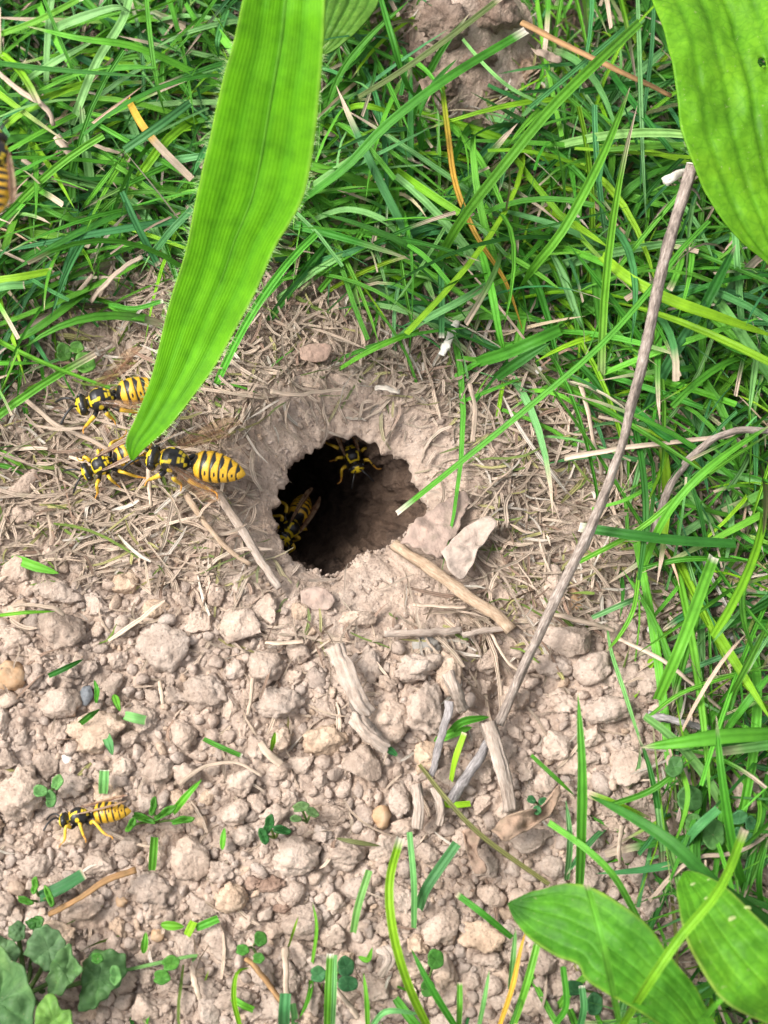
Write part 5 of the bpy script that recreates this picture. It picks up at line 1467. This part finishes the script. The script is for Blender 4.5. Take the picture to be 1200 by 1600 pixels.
polyleaf('dead_leaf', [(768, 1300), (790, 1278), (830, 1268), (858, 1248), (872, 1232), (868, 1262), (845, 1285), (815, 1305), (785, 1318)], .55, (.30, .21, .15), M_DEADLEAF, .05, 8, .22, .12, 12, 80, label='curled brown leaf lying over a clod at lower right of centre', cat='dead leaf', vein=False, seed=9, group='dead leaf scraps')
polyleaf('dead_leaf', [(722, 1300), (742, 1292), (752, 1305), (745, 1335), (760, 1362), (742, 1368), (730, 1340)], .5, (.27, .19, .14), M_DEADLEAF, .05, 6, .25, .12, label='curled dry leaf above the two round clods', cat='dead leaf', vein=False, seed=12, group='dead leaf scraps')
polyleaf('dead_leaf', [(655, 130), (690, 108), (705, 120), (682, 135), (668, 158)], 1.3, (.28, .20, .15), M_DEADLEAF, .05, 6, .2, .05, label='crumpled dry scrap on the left foot of the molehill', cat='dead leaf', vein=False, seed=13, group='dead leaf scraps')
polyleaf('dead_leaf', [(830, 78), (850, 80), (876, 92), (870, 100), (842, 92)], 1.2, (.34, .26, .2), M_DEADLEAF, .05, 6, .15, .05, label='pale husk flake on the right foot of the molehill', cat='dead leaf', vein=False, seed=15, group='dead leaf scraps')

# ------------------------------------------------------------------ wasps
def wasp_mat(name, rough):
    m, nt, b, out = mat(name)
    col = N(nt, 'Attribute', attribute_name='Col').outputs['Color']
    pos = N(nt, 'NewGeometry').outputs['Position']
    nt.links.new(mix(nt, col, ramp(nt, noise(nt, pos, 2500, 3), [(.3, (.85, .82, .8)), (.7, (1.1, 1.1, 1.1))]), 1.0, 'MULTIPLY'), b.inputs['Base Color'])
    b.inputs['Roughness'].default_value = rough
    bump(nt, b, noise(nt, pos, 5000, 3), .008, .5)
    return m
M_WASP = wasp_mat('wasp_shell', .38)
M_EYE = wasp_mat('wasp_eye', .15)
mw, nt, b, out = mat('wasp_wing')
col = N(nt, 'Attribute', attribute_name='Col').outputs['Color']
nt.links.new(col, b.inputs['Base Color'])
b.inputs['Roughness'].default_value = .25
tr = N(nt, 'BsdfTransparent')
tr.inputs['Color'].default_value = (.86, .78, .66, 1)
ms = N(nt, 'MixShader')
al = N(nt, 'Attribute', attribute_name='acr').outputs['Fac']
nt.links.new(al, ms.inputs[0])
nt.links.new(tr.outputs[0], ms.inputs[1])
nt.links.new(b.outputs[0], ms.inputs[2])
nt.links.new(ms.outputs[0], out.inputs['Surface'])
M_WING = mw
YEL, BLK, ORA = np.array((.58, .33, .018)), np.array((.010, .009, .009)), np.array((.55, .25, .03))
ST = np.array([(-8.0, .06, -.7), (-7.7, .5, -.62), (-7.1, 1.0, -.5), (-6.0, 1.55, -.3), (-4.6, 1.98, -.12), (-3.2, 2.12, 0), (-2.0, 1.98, .02), (-1.3, 1.55, 0), (-.9, .85, -.05), (-.62, .32, -.1), (-.45, .30, -.1),
      (-.2, .85, 0), (.3, 1.25, .1), (1.2, 1.68, .2), (2.2, 1.78, .22), (3.0, 1.5, .12), (3.45, .85, 0), (3.62, .45, 0), (3.72, .5, 0), (3.9, 1.2, 0), (4.3, 1.72, 0), (4.8, 1.75, -.05), (5.2, 1.4, -.1), (5.5, .8, -.15), (5.62, .06, -.2)])
def wasp(label, head, tail, dorsal, wings='fold', group='wasps round the nest hole', legs='walk'):
    """head, tail: points in cm; dorsal: rough direction of its back"""
    f = norm(head - tail)
    L = np.linalg.norm(head - tail)
    k = L / 13.6
    up = norm(np.asarray(dorsal, float) - f * np.dot(dorsal, f))
    lf_ = np.cross(up, f)
    Mx = np.stack([f, lf_, up]) * k
    org = tail + f * (8.0 * k)
    W = lambda p: np.asarray(p, float) @ Mx + org
    nx, na_ = 150, 56
    x = np.concatenate([np.linspace(-8, -.7, 96), np.linspace(-.65, 5.62, 54)])
    ry = np.interp(x, ST[:, 0], ST[:, 1])
    sm_ = np.convolve(np.pad(ry, 2, 'edge'), np.ones(5) / 5, 'valid')
    ry = np.where((x > -7.7) & (x < 5.4), sm_, ry)
    zc = np.interp(x, ST[:, 0], ST[:, 2])
    segb = np.array([-.95, -2.3, -3.55, -4.75, -5.85, -6.9, -8.05])
    s = np.zeros(nx)
    sid = np.full(nx, -1)
    for q in range(6):
        i = (x <= segb[q]) & (x > segb[q + 1])
        s[i] = (segb[q] - x[i]) / (segb[q] - segb[q + 1])
        sid[i] = q
    ry = ry * np.where(sid >= 0, 1 + .035 * s - .05 * np.exp(-((s - 0) / .12) ** 2), 1)
    rz = ry * np.where(x > 3.6, .82, np.where(x < -.7, .92, 1.0))
    a = np.linspace(0, 2 * math.pi, na_, endpoint=False)
    A_ = (a + math.pi) % (2 * math.pi) - math.pi
    V = np.stack([np.repeat(x[:, None], na_, 1), ry[:, None] * np.sin(a)[None], zc[:, None] + rz[:, None] * np.cos(a)[None]], -1)
    aa_ = np.abs(A_)[None].repeat(nx, 0)
    X_, S_, I_ = (np.repeat(t[:, None], na_, 1) for t in (x, s, sid))
    C = np.repeat(BLK[None], nx * na_, 0).reshape(nx, na_, 3).copy()
    tri = np.clip(1 - aa_ / .55, 0, 1)
    front = .30 + .34 * tri + .05 * np.sin(aa_ * 5) - .03 * I_
    blk = (S_ < front) & (I_ >= 0) | ((I_ >= 1) & (I_ <= 4) & (((aa_ - 1.0) / .17) ** 2 + ((S_ - .58) / .12) ** 2 < 1))
    yel = (I_ >= 0) & ~blk
    yel |= (I_ == 5) & (S_ > .4)
    C[yel] = YEL
    rim = (I_ >= 0) & (S_ > .93)
    C[rim] = YEL * .75
    th = np.zeros_like(yel)
    th |= (np.abs(aa_ - .72 - .1 * (X_ - 2.4)) < .13) & (X_ > 1.7) & (X_ < 3.3)
    th |= (np.abs(aa_ - .42) < .26) & (X_ > .55) & (X_ < .95)
    th |= (np.abs(aa_ - .38) < .28) & (X_ > .12) & (X_ < .42)
    th |= (np.abs(aa_ - .9) < .25) & (X_ > -.22) & (X_ < .08)
    th |= (((aa_ - 1.55) / .25) ** 2 + ((X_ - 1.9) / .4) ** 2 < 1)
    th |= (X_ > 3.25) & (X_ < 3.42) & (aa_ < 1.4)
    hd = (X_ > 3.7)
    th |= hd & ((X_ > 5.05) | ((aa_ > 1.25) & (X_ < 4.3)) | ((X_ > 4.75) & (aa_ < .28)) | (aa_ > 2.2))
    C[th] = np.array((.68, .50, .02))
    F = grid_faces(nx, na_, True)
    bo = ob('wasp', W(V.reshape(-1, 3)), F, M_WASP, dict(Col=C.reshape(-1, 3)), origin=org)
    tag(bo, label, 'wasp', group)
    for sg in (1, -1):
        v, fc = ico(3)
        ob('eye', W(v * np.array([.62, .42, .85]) + np.array([4.5, 1.42 * sg, .1])), fc, M_EYE, dict(Col=np.repeat([(.008, .007, .006)], len(v), 0)), bo)
        P = spline(np.array([(5.2, .45 * sg, .55), (6.1, .95 * sg, 1.15), (7.3, 1.7 * sg, .7), (8.3, 2.3 * sg, -.3)]), 16)
        V, F = tube(P, np.linspace(.17, .2, 16), 8)
        ob('antenna', W(V), F, M_WASP, dict(Col=np.repeat([BLK], len(V), 0)), bo)
        for q, (ax, kx, fx, tx) in enumerate([(2.7, 3.9, 4.6, 5.4), (1.5, 1.3, 1.0, .7), (.4, -1.4, -2.9, -4.2)]):
            ky, kz, fy, fz, ty, tz = (2.9, -.1, 3.4, -2.3, 3.9, -2.9) if legs == 'walk' else (2.0, -1.4, 1.6, -2.6, 1.7, -3.2)
            if q == 2: ky, fy, ty = ky * 1.05, fy * 1.15, ty * 1.2
            P = spline(np.array([(ax, .9 * sg, -1.0), (ax * .6 + kx * .4, (1.7) * sg, -1.0), (kx, ky * sg, kz), (fx, fy * sg, fz), (tx, ty * sg, tz), (tx * 1.25 - fx * .25, (ty + .8) * sg, tz - .15)]), 30)
            u = np.linspace(0, 1, 30)
            R = np.interp(u, [0, .2, .42, .5, .75, .8, 1], [.34, .40, .27, .30, .22, .13, .09])
            V, F = tube(P, R, 10)
            cu = np.concatenate([np.repeat(u, 10), [0, 1]])[:, None]
            Cl = np.where(cu < .22, BLK, np.where(cu < .72, np.array((.66, .42, .03)), ORA))
            ob('leg', W(V), F, M_WASP, dict(Col=Cl), bo)
        sets = {'fold': [((1.9, 1.25, 1.3), (-7.8, 1.0, 2.0), .75, .45, 0.0), ((.9, 1.2, 1.2), (-5.2, .9, 1.7), .6, .3, 0.0)],
                'spread': [((1.9, 1.3, 1.3), (-3.2, 9.2, 2.4), 1.55, .3, 1.2), ((1.0, 1.3, 1.1), (-4.0, 6.2, 1.6), 1.25, .3, .8)],
                'half': [((1.9, 1.3, 1.3), (-6.4, 6.0, 2.2), 1.35, .10, .8), ((1.0, 1.3, 1.1), (-5.2, 4.2, 1.5), 1.1, .10, .5)]}[wings]
        for (r0_, r1_, wd, alp, bw) in sets:
            n_ = 22
            t = np.linspace(0, 1, n_)
            A0, B0 = np.array(r0_) * [1, sg, 1], np.array(r1_) * [1, sg, 1]
            ax_ = norm(B0 - A0)
            side = norm(np.cross(ax_, np.array([0, 0, 1.0]))) * sg
            lead = A0 + (B0 - A0) * t[:, None] - side * (bw * np.sin(t * math.pi) * .35)[:, None]
            wid = wd * np.interp(t, [0, .1, .5, .8, .95, 1], [.25, .5, .95, 1, .6, .1]) * 1.5
            cc = np.linspace(0, 1, 9)
            V = lead[:, None] + side[None, None] * (wid[:, None] * cc[None])[..., None] + np.array([0, 0, .12]) * np.sin(cc * 9)[None, :, None]
            vein = (cc < .13)[None] | (np.abs(cc[None] - .4 - .2 * t[:, None]) < .06) | ((np.abs((t[:, None] * 5) % 1 - .5) < .1) & (cc[None] > .3))
            V = V.reshape(-1, 3)
            Cw = np.where(vein.ravel()[:, None], np.array((.12, .05, .025)), np.array((.30, .20, .12)))
            aw = np.where(vein.ravel(), .45 if wings == 'half' else .92, alp + (.35 if wings == 'fold' else 0))
            ob('wing', W(V), grid_faces(n_, 9), M_WING, dict(Col=Cw, acr=aw), bo)
    return bo
def at(px, py, z): return U(px, py, z)
zg = float(H(*G(150, 1275)[:2]))
wasp('striped wasp crawling on clods at lower left, seen from the side', at(92, 1283, zg + .62), at(204, 1262, zg + .72), (.0, .78, .62))
zg = float(H(*G(160, 730)[:2]))
wasp('black backed wasp crawling in straw, tail hidden by the hanging leaf tip', at(128, 742, zg + .55), at(236, 690, zg + .75), (.0, -.05, 1))
wasp('striped wasp hovering between the leaf tip and the hole', at(228, 714, 1.1), at(383, 737, 1.2), (0, .15, 1), 'half', legs='fly')
wasp('golden wasp hovering above the straw, tail behind the hanging leaf', at(118, 636, 1.6), at(256, 598, 1.6), (0, .3, 1), 'half', legs='fly')
wasp('golden wasp hovering close by, cut off by the left edge', at(-8, 205, 8.0), at(-2, 330, 8.0), (.5, 0, .9), 'fold', legs='fly')
wasp('wasp with yellow marked back clinging under the upper rim of the hole', at(560, 738, -1.4), at(526, 642, -1.25), (.1, -.55, .9))
wasp('banded wasp sitting deep on the left wall of the hole', at(441, 848, -2.0), at(483, 772, -2.5), (.75, -.1, .7))
